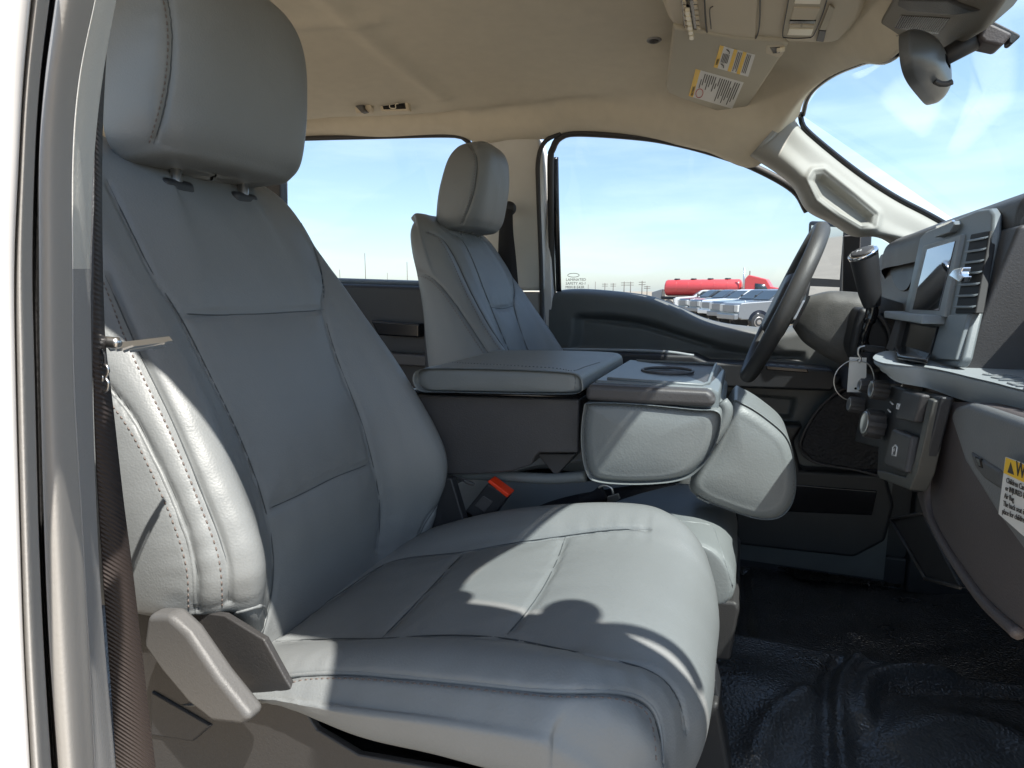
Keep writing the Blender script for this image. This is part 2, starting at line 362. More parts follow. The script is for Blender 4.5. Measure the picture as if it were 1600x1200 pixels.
def cushion_grid(yc):
    # stations from the rear to the front edge and down the front
    xs = [-.64, -.56, -.44, -.33, -.23, -.14, -.085, -.045, -.020, -.014, -.026, -.05]
    zc = [1.325, 1.345, 1.372, 1.402, 1.424, 1.437, 1.434, 1.418, 1.385, 1.345, 1.30, 1.27]
    zb = [1.32, 1.350, 1.400, 1.432, 1.452, 1.462, 1.458, 1.438, 1.400, 1.350, 1.30, 1.27]
    hw = [.235, .250, .262, .268, .270, .268, .262, .252, .243, .237, .232, .228]
    rows = []
    for x, c, b, h in zip(xs, zc, zb, hw):
        xf = min(x, -.045 + (x + .045) * .2) if x > -.045 else x
        drop = .064 + .024 * sstep0((x + .2) / .15)
        lo = b - drop if x < -.02 else min(b - .03, 1.345)
        fr_ = sstep0((x + .16) / .10); xx = x - .052 * fr_          # corners rounded in plan
        xm = x - .030 * fr_
        lo2 = min(lo, b - .02)
        hi = itp(x, [-.64, -.45, -.38, -.29, -.2], [.004, .020, .042, .054, .064]); lo_o = min(max(lo2, b - hi) if x < -.2 else lo2, b - .004)
        l3 = lo2; lo2 = lo_o; k3 = .2 if x < -.4 else 1
        rows.append([(xx, yc - h + .055, lo2 - .014 * k3), (xx, yc - h + .012, lo2 - .008 * k3), (xx, yc - h, (b + lo2) / 2 - .005 * k3), (xx, yc - h + .006, max(b - .028, lo2 + .002)), (xm, yc - h + .026, b - .006), (xm, yc - h + .054, b),
                     (x - .004 - .013 * fr_, yc - h + .092, b * .6 + c * .4), (x - .004 * fr_, yc - h + .130, c + .001), (x, yc - .05, c), (x, yc + .05, c), (x, yc + h - .130, c + .001), (x - .004, yc + h - .092, b * .6 + c * .4),
                     (x - .012 * fr_, yc + h - .054, b), (x - .018 * fr_, yc + h - .026, b - .006), (x - .03 * fr_, yc + h - .006, b - .028), (xx, yc + h, (b + l3) / 2 - .005), (xx, yc + h - .012, l3 - .008), (xx, yc + h - .035, l3 - .028)])
    return loft(rows, 190, 190)
def make_cushion(yc, root, seams, st, pip):
    G = cushion_grid(yc); b = bvh_of(G); L = [cast(b, s, 80) for s in seams]; L = [l for l in L if len(l[0]) > 2]
    G2 = groove(G, [l[0] for l in L], .0055, .0032, .005, .03, side=CS)
    o = MB().grid(G2).build('seat_cushion', VINYL, root); b2 = bvh_of(G2); seam_lines(b2, seams, o)
    stitches([cast(b2, s, 90) for s in st], o)
    for s in pip: welt(cast(b2, s, 80), o, VINYL, .0026)
    return o
CS = -1
make_cushion(.705, passenger,
  [ [(430, 1000), (490, 955), (560, 908), (605, 878), (665, 868), (725, 863), (790, 850), (884, 837), (940, 829), (990, 826), (1020, 828)],
    [(725, 863), (690, 900), (645, 948), (596, 998)], [(884, 838), (866, 885), (835, 940), (790, 995)],
    [(430, 1002), (500, 998), (596, 998), (690, 992), (790, 997), (880, 1015), (960, 1032), (1025, 1050), (1062, 1090), (1072, 1150)],
    [(420, 1066), (440, 1060), (480, 1054), (560, 1053), (700, 1065), (850, 1080), (960, 1082), (1010, 1098), (1030, 1135), (1036, 1200)] ],
  [ [(440, 1072), (480, 1062), (560, 1061), (700, 1073), (850, 1088), (950, 1091), (1002, 1106), (1020, 1140), (1026, 1200)] ],
  [ [(424, 1066), (440, 1060), (480, 1054), (560, 1053), (700, 1065), (850, 1080), (960, 1082), (1010, 1098), (1030, 1135), (1036, 1200)] ])

def headrest_grid(cx, yc, cz, k=1):
    # rows bottom to top; each row a closed ring
    rows = []
    Z = [-.118, -.116, -.104, -.075, 0, .065, .100, .116, .119]
    HW = [.002, .095, .122, .135, .137, .126, .102, .068, .02]
    DP = [.001, .046, .060, .068, .068, .060, .046, .026, .008]
    for z, h, d in zip(Z, HW, DP):
        lean = .18 * z; x0 = cx + lean
        h *= k; d *= k; z *= k
        ring = [(x0 + d * math.copysign(abs(math.cos(a)) ** .55, math.cos(a)) + (.006 if math.cos(a) > 0 else 0), yc + h * math.copysign(abs(math.sin(a)) ** .62, math.sin(a)), cz + z * 1.03 + .004 * math.cos(a))
                for a in np.linspace(0, 2 * math.pi, 25)]
        rows.append(ring)
    return loft(rows, 150, 100)
def make_headrest(cx, yc, cz, root, seams, st, k=1):
    G = headrest_grid(cx, yc, cz, k); b = bvh_of(G); L = [cast(b, s, 60) for s in seams]
    G2 = groove(G, [l[0] for l in L if len(l[0]) > 2], .004, .0032, .003, .02, side=HS); G2[:, -1] = G2[:, 0]
    o = MB().grid(G2).build('headrest', VINYL, root); b2 = bvh_of(G2); seam_lines(b2, seams, o)
    stitches([cast(b2, s, 70) for s in st], o)
    for dy in (-.06, .06):
        MB().lathe((cx - .025, yc + dy, cz - .22), (0.05, 0, 1), [(0, .0075), (.13, .0075)]).build('headrest_post', METAL, root)
        MB().box((cx - .035, yc + dy, cz - .152), (.045, .05, .03)).build('post_guide', DARK, root, bevel=.008)
    return o
HS = 1
make_headrest(-.714, .705, 2.088, passenger, [[(258, -20), (267, 30), (269, 75), (264, 130), (254, 180), (240, 225)]],
              [[(251, -20), (260, 30), (262, 75), (257, 130), (246, 180), (232, 226)]])

driver, _, _ = make_seat(1.625, 'grey vinyl driver seat behind the folded centre console, under the side window',
  [ [(700, 362), (722, 375), (740, 410), (757, 455), (775, 500), (800, 560)],
    [(644, 424), (668, 430), (690, 448), (715, 480), (745, 525), (772, 565)],
    [(765, 480), (785, 482), (803, 478)], [(780, 385), (796, 420), (804, 455), (803, 478), (815, 520), (832, 565)], [(665, 362), (690, 372), (712, 405), (735, 455), (765, 510), (800, 562)] ],
  [ [(668, 362), (686, 374), (706, 408), (728, 458), (758, 513), (792, 562)], [(644, 429), (667, 435), (686, 452), (710, 484), (740, 529), (767, 569)] ], [])
make_cushion(1.625, driver, [], [], [])
make_headrest(-.728, 1.625, 2.080, driver, [[(735, 226), (745, 245), (745, 275), (738, 310), (722, 352)]], [[(731, 226), (741, 246), (741, 276), (734, 310), (718, 352)]], .94)

# ---- passenger seat: plastic side shield, recline lever, rails, belt buckle
sh = lambda pts, Y, t=.03: ([PY(u, v, Y) for u, v in pts], (0, t, 0))
MB().prism(*sh([(215, 935), (300, 955), (350, 962), (412, 1000), (446, 1062), (494, 1140), (560, 1180), (800, 1222), (1040, 1260), (1040, 1600), (120, 1600)], .455, .008)).build('side_shield', SHIELD, passenger, bevel=.002)
MB().prism(*sh([(228, 962), (262, 962), (292, 990), (340, 1060), (392, 1125), (378, 1136), (330, 1130), (292, 1100), (250, 1050), (222, 1010)], .415, .022)).build('recline_lever', LEVER, passenger, bevel=.007, seg=4)
MB().prism(*sh([(235, 1080), (330, 1135), (300, 1160), (235, 1150)], .452, .01)).build('shield_recess', DARK, passenger, bevel=.003)
for y in (.52, .88):
    MB().box((-.33, y, 1.03), (.62, .05, .05)).build('seat_rail', DARK, passenger, bevel=.006)
MB().box((-.36, .71, 1.19), (.55, .40, .20)).build('seat_pan', DARK, passenger, bevel=.02)
MB().prism([PY(1058, 1110, .86), PY(1122, 1098, .86), PY(1140, 1200, .86), PY(1160, 1400, .86), PY(1050, 1400, .86)], (0, .05, 0)).build('rail_cover', SHIELD, passenger, bevel=.008)
MB().prism([PY(1085, 1065, .88), PY(1118, 1062, .88), PY(1128, 1105, .88), PY(1090, 1108, .88)], (0, .05, 0)).build('rail_lock', DARK, passenger, bevel=.004)
for y in (1.45, 1.80): MB().box((-.33, y, 1.03), (.62, .05, .05)).build('seat_rail', DARK, driver, bevel=.006)
MB().box((-.36, 1.625, 1.19), (.55, .40, .20)).build('seat_pan', DARK, driver, bevel=.02)
# ============================================================ CAB SHELL (structure)
YC = 1.16; mir = lambda p: A(p[0], 2 * YC - p[1], p[2])
def proj(p):
    q = A(*p) - CAM; z = q @ _f; return 800 + FPX * (q @ _r) / z, 600 - FPX * (q @ _u) / z
def sdf_poly(Q, poly):
    """signed distance (inside positive) of 2D points Q to a closed polygon"""
    Q = np.asarray(Q, float); poly = np.asarray(poly, float); D = np.full(len(Q), 1e9); ins = np.zeros(len(Q), bool)
    for a, b in zip(poly, np.roll(poly, -1, 0)):
        ab = b - a; t = np.clip(((Q - a) @ ab) / (ab @ ab + 1e-12), 0, 1); D = np.minimum(D, np.linalg.norm(Q - a - t[:, None] * ab, axis=1))
        c = (a[1] > Q[:, 1]) != (b[1] > Q[:, 1]); xi = (b[0] - a[0]) * (Q[:, 1] - a[1]) / (b[1] - a[1] + 1e-12) + a[0]; ins ^= c & (Q[:, 0] < xi)
    return np.where(ins, D, -D)
sstep = lambda x: (lambda t: t * t * (3 - 2 * t))(np.clip(x, 0, 1))
# headliner
edge = [A(-2.15, 1.92, 2.215), PY(440, 217, 1.93), PY(600, 213, 1.93), PY(705, 210, 1.93), PY(752, 222, 1.925), PY(800, 216, 1.925), PY(850, 214, 1.925), PY(900, 205, 1.93), PY(1000, 212, 1.93), PY(1100, 233, 1.92), PY(1180, 257, 1.90), PY(1246, 180, 1.84)]
zmid = [2.32, 2.35, 2.375, 2.385, 2.39, 2.39, 2.39, 2.39, 2.385, 2.375, 2.355, 2.315]
xmid = [e[0] for e in edge]; xmid[-1] = .285; xmid[-2] = .17; xmid[-3] = .04
rows = []
for e, zc, xm in zip(edge, zmid, xmid):
    ye = e[1]; ze = e[2]; last = e is edge[-1]
    f = lambda t: e[0] * (1 - t) + xm * t
    half = [(e[0], ye + .012, ze - .004), (f(0), ye - .008, ze + .004), (f(.04), ye - .028, ze + .026), (f(.10), ye - .056, ze + .075), (f(.2), ye - .105, max(ze + .04, zc - .022)), (f(.38), ye - .22, zc - .006), (f(.75), ye - .5, zc - .003)]
    if last: half = [tuple(PY(u, v, y)) for u, v, y in [(1244, 186, 1.87), (1249, 178, 1.84), (1256, 158, 1.80), (1270, 139, 1.74), (1300, 118, 1.64), (1345, 100, 1.50), (1400, 84, 1.34)]]
    rows.append(half + [(xm, YC - .03, zc)] + [(p[0], 2 * YC - p[1] - .06, p[2]) for p in reversed(half)])
GC = loft(rows, 240, 300)
bc = bvh_of(GC)
for line, h, wd in [([(470, -40), (515, 0), (580, 60), (640, 110), (690, 150)], .010, .030), ([(300, 52), (400, 45), (500, 36), (590, 29)], .007, .022)]:
    P_, N_ = cast(bc, line, 60)
    if len(P_): D = dist_to(GC, P_); GC[..., 2] -= h * np.exp(-(D / wd) ** 2)
ceil_o = MB().grid(GC).build('ceiling', LINER, None); meta(ceil_o, kind='structure')
bc = bvh_of(GC)
md = ceil_o.modifiers.new('s', 'SOLIDIFY'); md.thickness = .012; md.offset = 1
MB().grid(GC[:, 18:-18] + A(0, 0, .05)).build('roof_skin', PAINT, ceil_o)

# floor: vinyl mat with tunnel hump and moulded ribs
xs = np.linspace(-2.1, .95, 330); ys = np.linspace(.32, 2.08, 230)
X_, Y_ = np.meshgrid(xs, ys)
Z_ = .90 + .135 * sstep((.34 - abs(Y_ - 1.16)) / .14) * 1.0 + .05 * sstep((X_ - .45) / .4) + .02 * np.exp(-((Y_ - 1.16) / .10) ** 2)
GF = np.stack([X_, Y_, Z_], -1); bf = bvh_of(GF)
for line, h, wd in [([(1318, 1260), (1312, 1150), (1310, 1090), (1320, 1050), (1350, 1024), (1420, 1018), (1600, 1026), (1700, 1034)], .014, .014),
                    ([(1300, 1260), (1294, 1120), (1296, 1060), (1312, 1030), (1345, 1008), (1430, 1000), (1600, 1006), (1700, 1014)], -.014, .016),
                    ([(1352, 1120), (1350, 1080), (1368, 1056), (1420, 1048), (1500, 1054), (1700, 1068)], .016, .018), ([(1345, 1150), (1380, 1100), (1440, 1078), (1600, 1086), (1700, 1094)], -.010, .024),
                    ([(1400, 1160), (1480, 1130), (1560, 1140), (1620, 1180)], .012, .03),
                    ([(1160, 890), (1166, 960), (1168, 1050), (1172, 1200)], -.022, .016), ([(1290, 880), (1310, 930), (1330, 990)], .006, .02), ([(1180, 1180), (1210, 1120), (1260, 1080)], .012, .02)]:
    P_, N_ = cast(bf, line, 70)
    if len(P_) > 2: D = dist_to(GF, P_); GF[..., 2] += h * np.exp(-(D / wd) ** 2)
GF[..., 2] += .002 * np.sin(X_ * 23 + 3 * np.sin(Y_ * 9)) * np.sin(Y_ * 19 + 1)
floor_o = MB().grid(GF).build('floor', MATV, None); meta(floor_o, kind='structure')
# firewall, rear wall, sills close the cab (body shell)
shell = thing('cab_body', 'dark inner body panels closing the cab below the windows and behind the seats', 'car body', loc=(0, 1.16, .9))
MB().box((.97, 1.16, 1.30), (.04, 1.76, .84)).build('firewall', DARK, shell)
MB().box((-2.12, 1.16, 1.36), (.05, 1.76, .94)).build('rear_wall', DARK, shell)
for y in (.42, 1.90): MB().box((-2.12, y, 2.03), (.05, .22, .42)).build('rear_corner', TRIM, shell, bevel=.02)
MB().box((.68, 2.085, 1.30), (.60, .05, .84)).build('kick_panel', DARK, shell, bevel=.01)
MB().box((-.55, 2.10, .92), (3.2, .10, .16)).build('rocker_panel', DARK, shell, bevel=.01)
MB().box((.74, 2.05, 1.30), (.48, .05, .80)).build('kick_panel', DARK, shell, bevel=.01)
MB().box((-.85, .374, 2.245), (1.96, .10, .05)).build('door_rail', TRIM, shell, bevel=.015)
MB().box((-2.12, 1.16, 2.25), (.06, 1.3, .10)).build('rear_header', TRIM, shell, bevel=.02)
MB().box((-.55, .30, .93), (3.0, .10, .10)).build('door_sill', DARK, shell, bevel=.02)

# windshield
G_ = glass('windshield_glass', (.72, .78, .80)); GS = glass('side_glass', (.62, .67, .73))
corner = PY(1250, 186, 1.86); apb = PY(1650, 452, 1.88)
mir = lambda p: A(p[0], 2 * YC - p[1] - .06, p[2]); HD = [PY(u, v, y) for u, v, y in [(1250, 182, 1.86), (1256, 158, 1.81), (1270, 139, 1.75), (1300, 118, 1.65), (1345, 100, 1.51), (1400, 84, 1.35)]] + [A(.292, YC, 2.318)]
HD += [mir(p) for p in reversed(HD[:-1])]; HD = [p + A(.003, 0, .004) for p in HD]; hd = list(cr(HD, 9))
bs = list(cr([apb, apb + A(.10, -.32, -.03), apb + A(.14, -.72, -.03), mir(apb) + A(.10, .32, -.03), mir(apb)], 9))
GW = loft([[h_ * (1 - t) + b_ * t for h_, b_ in zip(hd, bs)] for t in (0, .33, .66, 1)], 40, 30)
ws = MB().grid(GW).build('windshield', G_, None); meta(ws, 'clear windshield with pale painted reflection patches, sloping down behind the steering wheel and dash', 'windshield')
bw = bvh_of(GW)
film = bpy.data.materials.new('painted_reflection'); film.use_nodes = True; t_ = film.node_tree; t_.nodes.clear()  # pale sheets that paint the dash reflections onto the glass
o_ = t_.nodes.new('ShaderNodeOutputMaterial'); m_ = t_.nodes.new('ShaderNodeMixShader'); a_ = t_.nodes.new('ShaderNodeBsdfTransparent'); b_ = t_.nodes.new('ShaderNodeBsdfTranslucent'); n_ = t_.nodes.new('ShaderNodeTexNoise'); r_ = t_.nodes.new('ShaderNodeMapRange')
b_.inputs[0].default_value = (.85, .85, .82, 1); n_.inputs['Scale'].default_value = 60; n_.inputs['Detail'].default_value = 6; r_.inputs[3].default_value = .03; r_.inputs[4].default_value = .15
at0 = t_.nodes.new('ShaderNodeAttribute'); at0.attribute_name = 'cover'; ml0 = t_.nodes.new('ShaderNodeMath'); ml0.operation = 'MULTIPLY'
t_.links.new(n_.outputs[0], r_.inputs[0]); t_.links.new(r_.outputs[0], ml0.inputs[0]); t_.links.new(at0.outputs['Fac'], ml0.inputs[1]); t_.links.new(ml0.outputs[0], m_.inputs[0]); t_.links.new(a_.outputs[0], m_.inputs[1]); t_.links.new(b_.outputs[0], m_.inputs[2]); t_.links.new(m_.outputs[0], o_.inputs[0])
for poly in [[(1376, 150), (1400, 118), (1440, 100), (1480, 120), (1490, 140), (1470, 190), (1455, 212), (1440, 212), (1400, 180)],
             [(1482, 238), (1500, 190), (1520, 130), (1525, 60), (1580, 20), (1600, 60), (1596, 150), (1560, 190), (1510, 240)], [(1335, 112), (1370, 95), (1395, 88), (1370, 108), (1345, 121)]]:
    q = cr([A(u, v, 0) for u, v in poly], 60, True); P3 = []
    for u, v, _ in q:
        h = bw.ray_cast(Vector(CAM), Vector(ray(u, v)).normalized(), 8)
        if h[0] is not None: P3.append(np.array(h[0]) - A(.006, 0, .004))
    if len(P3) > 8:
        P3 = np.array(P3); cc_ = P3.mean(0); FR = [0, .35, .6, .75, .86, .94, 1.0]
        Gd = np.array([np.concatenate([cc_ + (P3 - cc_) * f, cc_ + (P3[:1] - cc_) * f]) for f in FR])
        dp = MB().grid(Gd).build('reflection_patch', film, ws); at_ = dp.data.attributes.new('cover', 'FLOAT', 'POINT')
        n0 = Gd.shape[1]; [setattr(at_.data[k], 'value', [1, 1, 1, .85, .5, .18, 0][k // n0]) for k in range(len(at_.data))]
rimp = [PY(1180, 262, 1.9), PY(1218, 225, 1.87), PY(1243, 200, 1.86)]
MB().tube(cr([p + A(.004, 0, -.001) for p in HD], 80), .006, 8).build('glass_edge_band', BLACKG, ws)
MB().tube(cr([PY(u + 3, v - 4, 1.865) for u, v in [(1247, 180), (1249, 190), (1256, 206), (1300, 244), (1350, 282), (1400, 314), (1455, 343), (1540, 392), (1650, 455)]], 60), .007, 8).build('glass_edge_band', BLACKG, ws)

# driver's windshield pillar trim with grab handle recess
top = [(1235, 172), (1250, 200), (1300, 244), (1350, 282), (1400, 314), (1455, 343), (1540, 392), (1650, 455)]
bot = [(1172, 243), (1212, 268), (1240, 292), (1262, 328), (1300, 349), (1335, 369), (1385, 376), (1460, 440)]
rows = []
for a, b, s_ in zip(top, bot, [0, .3, .8, 1, 1, .8, .3, 0]):
    mid = lambda t: (a[0] * (1 - t) + b[0] * t, a[1] * (1 - t) + b[1] * t)
    rows.append([PY(*mid(-.02), 1.90), PY(*mid(.0), 1.862), PY(*mid(.10), 1.842), PY(*mid(.4), 1.835 - .012 * s_), PY(*mid(.7), 1.825 - .022 * s_), PY(*mid(.92), 1.84 - .015 * s_), PY(*mid(1.0), 1.87), PY(*mid(1.02), 1.93)])
GP = loft(rows, 140, 220)
rec = np.array([(1268, 282), (1274, 272), (1286, 271), (1330, 306), (1366, 336), (1363, 351), (1346, 354), (1312, 334), (1280, 309)], float)
pp = np.array([proj(p) for p in GP.reshape(-1, 3)]); sd_ = sdf_poly(pp, rec).reshape(GP.shape[:2])
GP[..., 1] += .030 * sstep(sd_ / 10) - .007 * np.exp(-((sd_ + 7) / 5) ** 2)
seam = sdf_poly(pp, [(1150, 260), (1175, 242), (1208, 215), (1247, 176), (1230, 150), (1100, 150)]).reshape(GP.shape[:2]); GP[..., 1] += .003 * np.exp(-(seam / 1.2) ** 2)
pil = thing('windshield_pillar', 'light grey slanted pillar trim with grab handle recess beside the windshield, above the steering wheel', 'pillar', 'cab pillars', tuple(corner))
MB().grid(GP).build('pillar_trim', TRIMP, pil)
# passenger side windshield pillar and door opening rail (what frames the sunlight)
pil2 = thing('windshield_pillar', 'light grey windshield pillar on the open passenger door side, just beyond the right edge', 'pillar', 'cab pillars', tuple(mir(corner)))
c2 = mir(corner)
mir2 = lambda p: A(p[0], p[1] - .06, p[2])
MB().prism([c2 + A(-.10, .01, .03), c2 + A(-.10, -.10, .03), c2 + A(-.03, -.23, -.02), c2 + A(-.02, -.23, -.05), c2 + A(-.03, 0, -.06)], [A(.84, .36, 1.72), A(.84, .24, 1.72), A(.84, .11, 1.68), A(.80, .11, 1.64), A(.78, .36, 1.62)]).build('pillar_trim', TRIM, pil2, bevel=.02)

# driver side middle pillar
bp = thing('door_pillar', 'light grey upright pillar between the rear and front driver side windows', 'pillar', 'cab pillars', tuple(PY(800, 456, 1.99)))
MB().prism([PY(736, 213, 1.93), PY(842, 213, 1.93), PY(847, 240, 1.935), PY(846, 454, 1.985), PY(728, 454, 1.985), PY(733, 240, 1.935)], (0, .07, 0)).build('pillar_trim', TRIM, bp, bevel=.014, seg=4)
MB().prism([PY(724, 456, 1.985), PY(844, 456, 1.985), PY(848, 520, 1.99), PY(860, 640, 2.0), PY(860, 1000, 2.0), PY(724, 1000, 2.0)], (0, .07, 0)).build('lower_trim', TRIMG, bp, bevel=.01)
MB().prism([PY(842, 240, 2.0), PY(856, 240, 2.0), PY(866, 560, 2.04), PY(852, 560, 2.04)], (0, .05, 0)).build('body_flange', PAINT, bp, bevel=.006)
MB().tube(cr([PY(846, 560, 1.99), PY(846, 440, 1.98), PY(841, 300, 1.95), PY(841, 250, 1.935), PY(851, 222, 1.93), PY(876, 207, 1.93)], 60), .0075, 10).build('door_seal', RUB, bp)

# near (passenger) door pillar, left edge of the picture
npl = thing('door_pillar', 'nearest door pillar at the left edge, white body with black and grey door seals', 'pillar', 'cab pillars', (-.30, .2, 1.4))
lv = [-120, 0, 125, 250, 420, 600, 825, 1010, 1200, 1340]
cols = {'w0': [-420] * 10, 'w1': [58, 44, 32, 25, 18, 20, 26, 32, 42, 50], 'g1': [92, 77, 62, 54, 50, 54, 60, 68, 80, 90], 'd1': [104, 88, 71, 62, 62, 64, 70, 78, 92, 102],
        's1': [172, 148, 123, 113, 113, 115, 128, 138, 148, 156], 't1': [212, 182, 160, 147, 141, 144, 152, 164, 181, 194]}
def strip(name, ka, kb, Ya, Yb, m, bulge=.006, lo=0, hi=10, curl=.012):
    G = []
    for i in range(lo, hi):
        a, b = cols[ka][i], cols[kb][i]; r = []
        for t in np.linspace(0, 1, 6):
            y = Ya * (1 - t) + Yb * t - bulge * math.sin(math.pi * t)
            r.append(PY(a * (1 - t) + b * t, lv[i], y))
        r = [CAM + (r[0] - CAM) * 1.05] + r + [CAM + (r[-1] - CAM) * 1.07 - A(.002, 0, 0)]; G.append(r)
    return MB().grid(loft(G, 40, 120)).build(name, m, npl)
strip('body_side', 'w0', 'w1', .085, .115, PAINT, .004)
strip('door_seal', 'w1', 'g1', .122, .135, RUBG, .010)
strip('seal_groove', 'g1', 'd1', .160, .160, RUB, -.004)
strip('weather_strip', 'd1', 's1', .150, .185, RUBG, .012)
strip('pillar_trim', 's1', 't1', .205, .235, TRIM, .004, 0, 5)
strip('lower_pillar_trim', 's1', 't1', .205, .235, TRIMG, .004, 4, 10)
MB().prism([PY(-300, -100, .26), PY(150, -100, .26), PY(140, 1300, .26), PY(-300, 1300, .26)], (-.10, .06, 0)).build('pillar_core', DARK, npl)

# ============================================================ DOORS
dd = thing('driver_door', 'charcoal driver door panel under the front side window, behind the steering wheel', 'car door', 'driver side doors', (0, 2.03, 1.0))
tops = cr([A(u, v, 0) for u, v in [(858, 470), (866, 456), (900, 453), (950, 456), (1010, 464), (1055, 480), (1100, 500), (1150, 511), (1220, 515), (1300, 500), (1420, 500)]], 150)
T = np.array([PY(u, v, 2.03) for u, v, _ in tops]); B = T.copy(); B[:, 2] = .93
G = np.array([T + A(0, .07, .004), T + A(0, .045, .002), T + A(0, .015, -.006), T + A(0, .002, -.018)] + [T * (1 - t) + B * t - A(0, 0, .03) * (1 - t) for t in np.linspace(0, 1, 150)])
xz = lambda poly, Y: [(PY(u, v, Y)[0], PY(u, v, Y)[2]) for u, v in poly]
Q = G[..., [0, 2]].reshape(-1, 2)
def relief(poly, dep, soft):
    s = sdf_poly(Q, xz(poly, 2.03)).reshape(G.shape[:2]); G[..., 1] += dep * sstep(s / soft)
relief([(893, 496), (900, 487), (950, 487), (985, 491), (1025, 499), (1065, 513), (1130, 534), (1190, 546), (1260, 548), (1260, 570), (1000, 562), (885, 556), (893, 520)], .030, .035)
relief([(905, 493), (985, 497), (1065, 520), (1130, 541), (1100, 545), (1000, 515), (905, 503)], .014, .012)
relief([(1130, 612), (1245, 622), (1238, 655), (1140, 655)], .03, .01)
MB().grid(G).build('door_panel', DOORM, dd)
MB().prism([PY(u, v, 1.93) for u, v in [(874, 549), (1082, 556), (1105, 566), (1200, 570), (1300, 577), (1316, 592), (1300, 612), (1130, 606), (874, 600)]], (0, .13, 0)).build('armrest', DARK, dd, bevel=.010, seg=4)
MB().tube(cr([PY(874, 546, 1.95), PY(960, 547, 1.95), PY(1040, 550, 1.95), PY(1084, 556, 1.95)], 30), .005, 8).build('armrest_piping', LEDGE, dd)
sw = MB().prism([PY(u, v, 1.925) for u, v in [(1196, 571), (1262, 576), (1264, 583), (1198, 578)]], (0, .05, 0)).build('switch_panel', BLACKG, dd, bevel=.003)
for i in range(4):
    u = 1203 + i * 15; MB().prism([PY(u, 569 + i, 1.94), PY(u + 10, 570 + i, 1.94), PY(u + 10, 576 + i, 1.94), PY(u, 575 + i, 1.94)], (0, .018, 0)).build('window_switch', BEZEL, sw, bevel=.002)
MB().prism([PY(u, v, 1.975) for u, v in [(1140, 662), (1256, 664), (1240, 690), (1252, 735), (1385, 742), (1398, 790), (1384, 846), (1335, 872), (1150, 852)]], (0, .10, 0)).build('map_pocket', DARK, dd, bevel=.012, seg=4)
MB().prism([PY(u, v, 1.972) for u, v in [(1242, 757), (1371, 767), (1363, 806), (1228, 800)]], (0, .012, 0)).build('pocket_opening', BLACKG, dd, bevel=.004)
grille = mat('speaker_mesh', (.012, .013, .018), .6, bump=.003, bscale=160, kind='leather')
MB().prism([PY(u, v, 1.965) for u, v in [(1250, 700), (1262, 665), (1290, 628), (1330, 606), (1392, 640), (1398, 738), (1330, 733), (1272, 722)]], (0, .03, 0)).build('speaker_grille', grille, dd, bevel=.006)
MB().tube(cr([PY(u, v, 1.963) for u, v in [(1250, 700), (1262, 665), (1290, 628), (1330, 606), (1392, 640), (1398, 738), (1330, 733), (1272, 722)]], 60, True), .004, 8).build('grille_surround', CHAR, dd)
# window frame and glass
fr = [(864, 458), (862, 400), (860, 260), (864, 232), (876, 214), (905, 208), (1000, 214), (1060, 224), (1120, 240), (1180, 262), (1240, 296), (1262, 330)]
yw = lambda v: 2.06 - (456 - v) / 245 * .12
MB().tube(cr([PY(u, v, yw(v)) for u, v in fr], 90), .011, 8).build('window_seal', RUB, dd)
MB().tube(cr([PY(868, 246, 2.0), PY(870, 350, 2.02), PY(873, 455, 2.06)], 40), .010, 8).build('window_channel', BLACKG, dd)
glp = [(862, 520), (860, 232), (876, 212), (905, 206), (1000, 211), (1120, 236), (1240, 290), (1420, 400), (1420, 520)]
MB().add([PY(u, v, yw(v) + .01) for u, v in glp], [tuple(range(len(glp)))]).build('window_glass', GS, dd, smooth=False)
MB().prism([PY(1318, 368, 2.0), PY(1346, 366, 2.0), PY(1340, 470, 2.06), PY(1316, 470, 2.06)], (0, .02, 0)).build('sail_panel', CHAR, dd, bevel=.004)
MB().tube(cr([PY(896 + 9 * math.cos(a), 430 + 3 * math.sin(a), 2.05) for a in np.linspace(0, 2 * math.pi, 20)], 40), .0009, 5).build('etched_oval', INK, dd)
text('etched_glass_mark', 'LAMINATED\nSAFETY AS-1\nM0018 E43R', .013, INK, dd, PY(884, 439, 2.05), (1, 0, 0), (0, .2, 1), .0002)

rd = thing('rear_door', 'black rear driver side door panel seen between the two front seats', 'car door', 'driver side doors', (-1.2, 2.05, 1.0))
MB().prism([PY(380, 440, 2.04), PY(530, 443, 2.04), PY(735, 449, 2.04), PY(735, 900, 2.04), PY(380, 900, 2.04)], (0, .05, 0)).build('door_panel', DARK, rd, bevel=.02, seg=4)
MB().tube([PY(380, 436, 2.09), PY(530, 439, 2.09), PY(735, 446, 2.09)], .012, 10).build('window_sill', LEDGE, rd)
MB().prism([PY(540, 548, 1.98), PY(680, 556, 1.98), PY(680, 575, 1.98), PY(550, 566, 1.98)], (0, .08, 0)).build('armrest', CHAR, rd, bevel=.008)
MB().prism([PY(578, 500, 2.0), PY(655, 506, 2.0), PY(655, 528, 2.0), PY(590, 524, 2.0)], (0, .05, 0)).build('door_pull', BLACKG, rd, bevel=.008)
glr = [(380, 470), (380, 212), (600, 209), (715, 208), (738, 222), (738, 470)]
MB().add([PY(u, v, yw(v) + .01) for u, v in glr], [tuple(range(len(glr)))]).build('window_glass', GS, rd, smooth=False)
MB().tube(cr([PY(u, v, yw(v)) for u, v in [(432, 500), (434, 300), (436, 222), (460, 217), (600, 213), (700, 211), (726, 216), (738, 232)]], 60), .009, 8).build('window_seal', RUB, rd)
MB().prism([PY(418, 150, 1.95), PY(436, 210, 1.95), PY(440, 520, 2.02), PY(380, 520, 2.02), PY(380, 210, 1.95)], (0, .05, 0)).build('rear_pillar_trim', DARK, rd, bevel=.01)
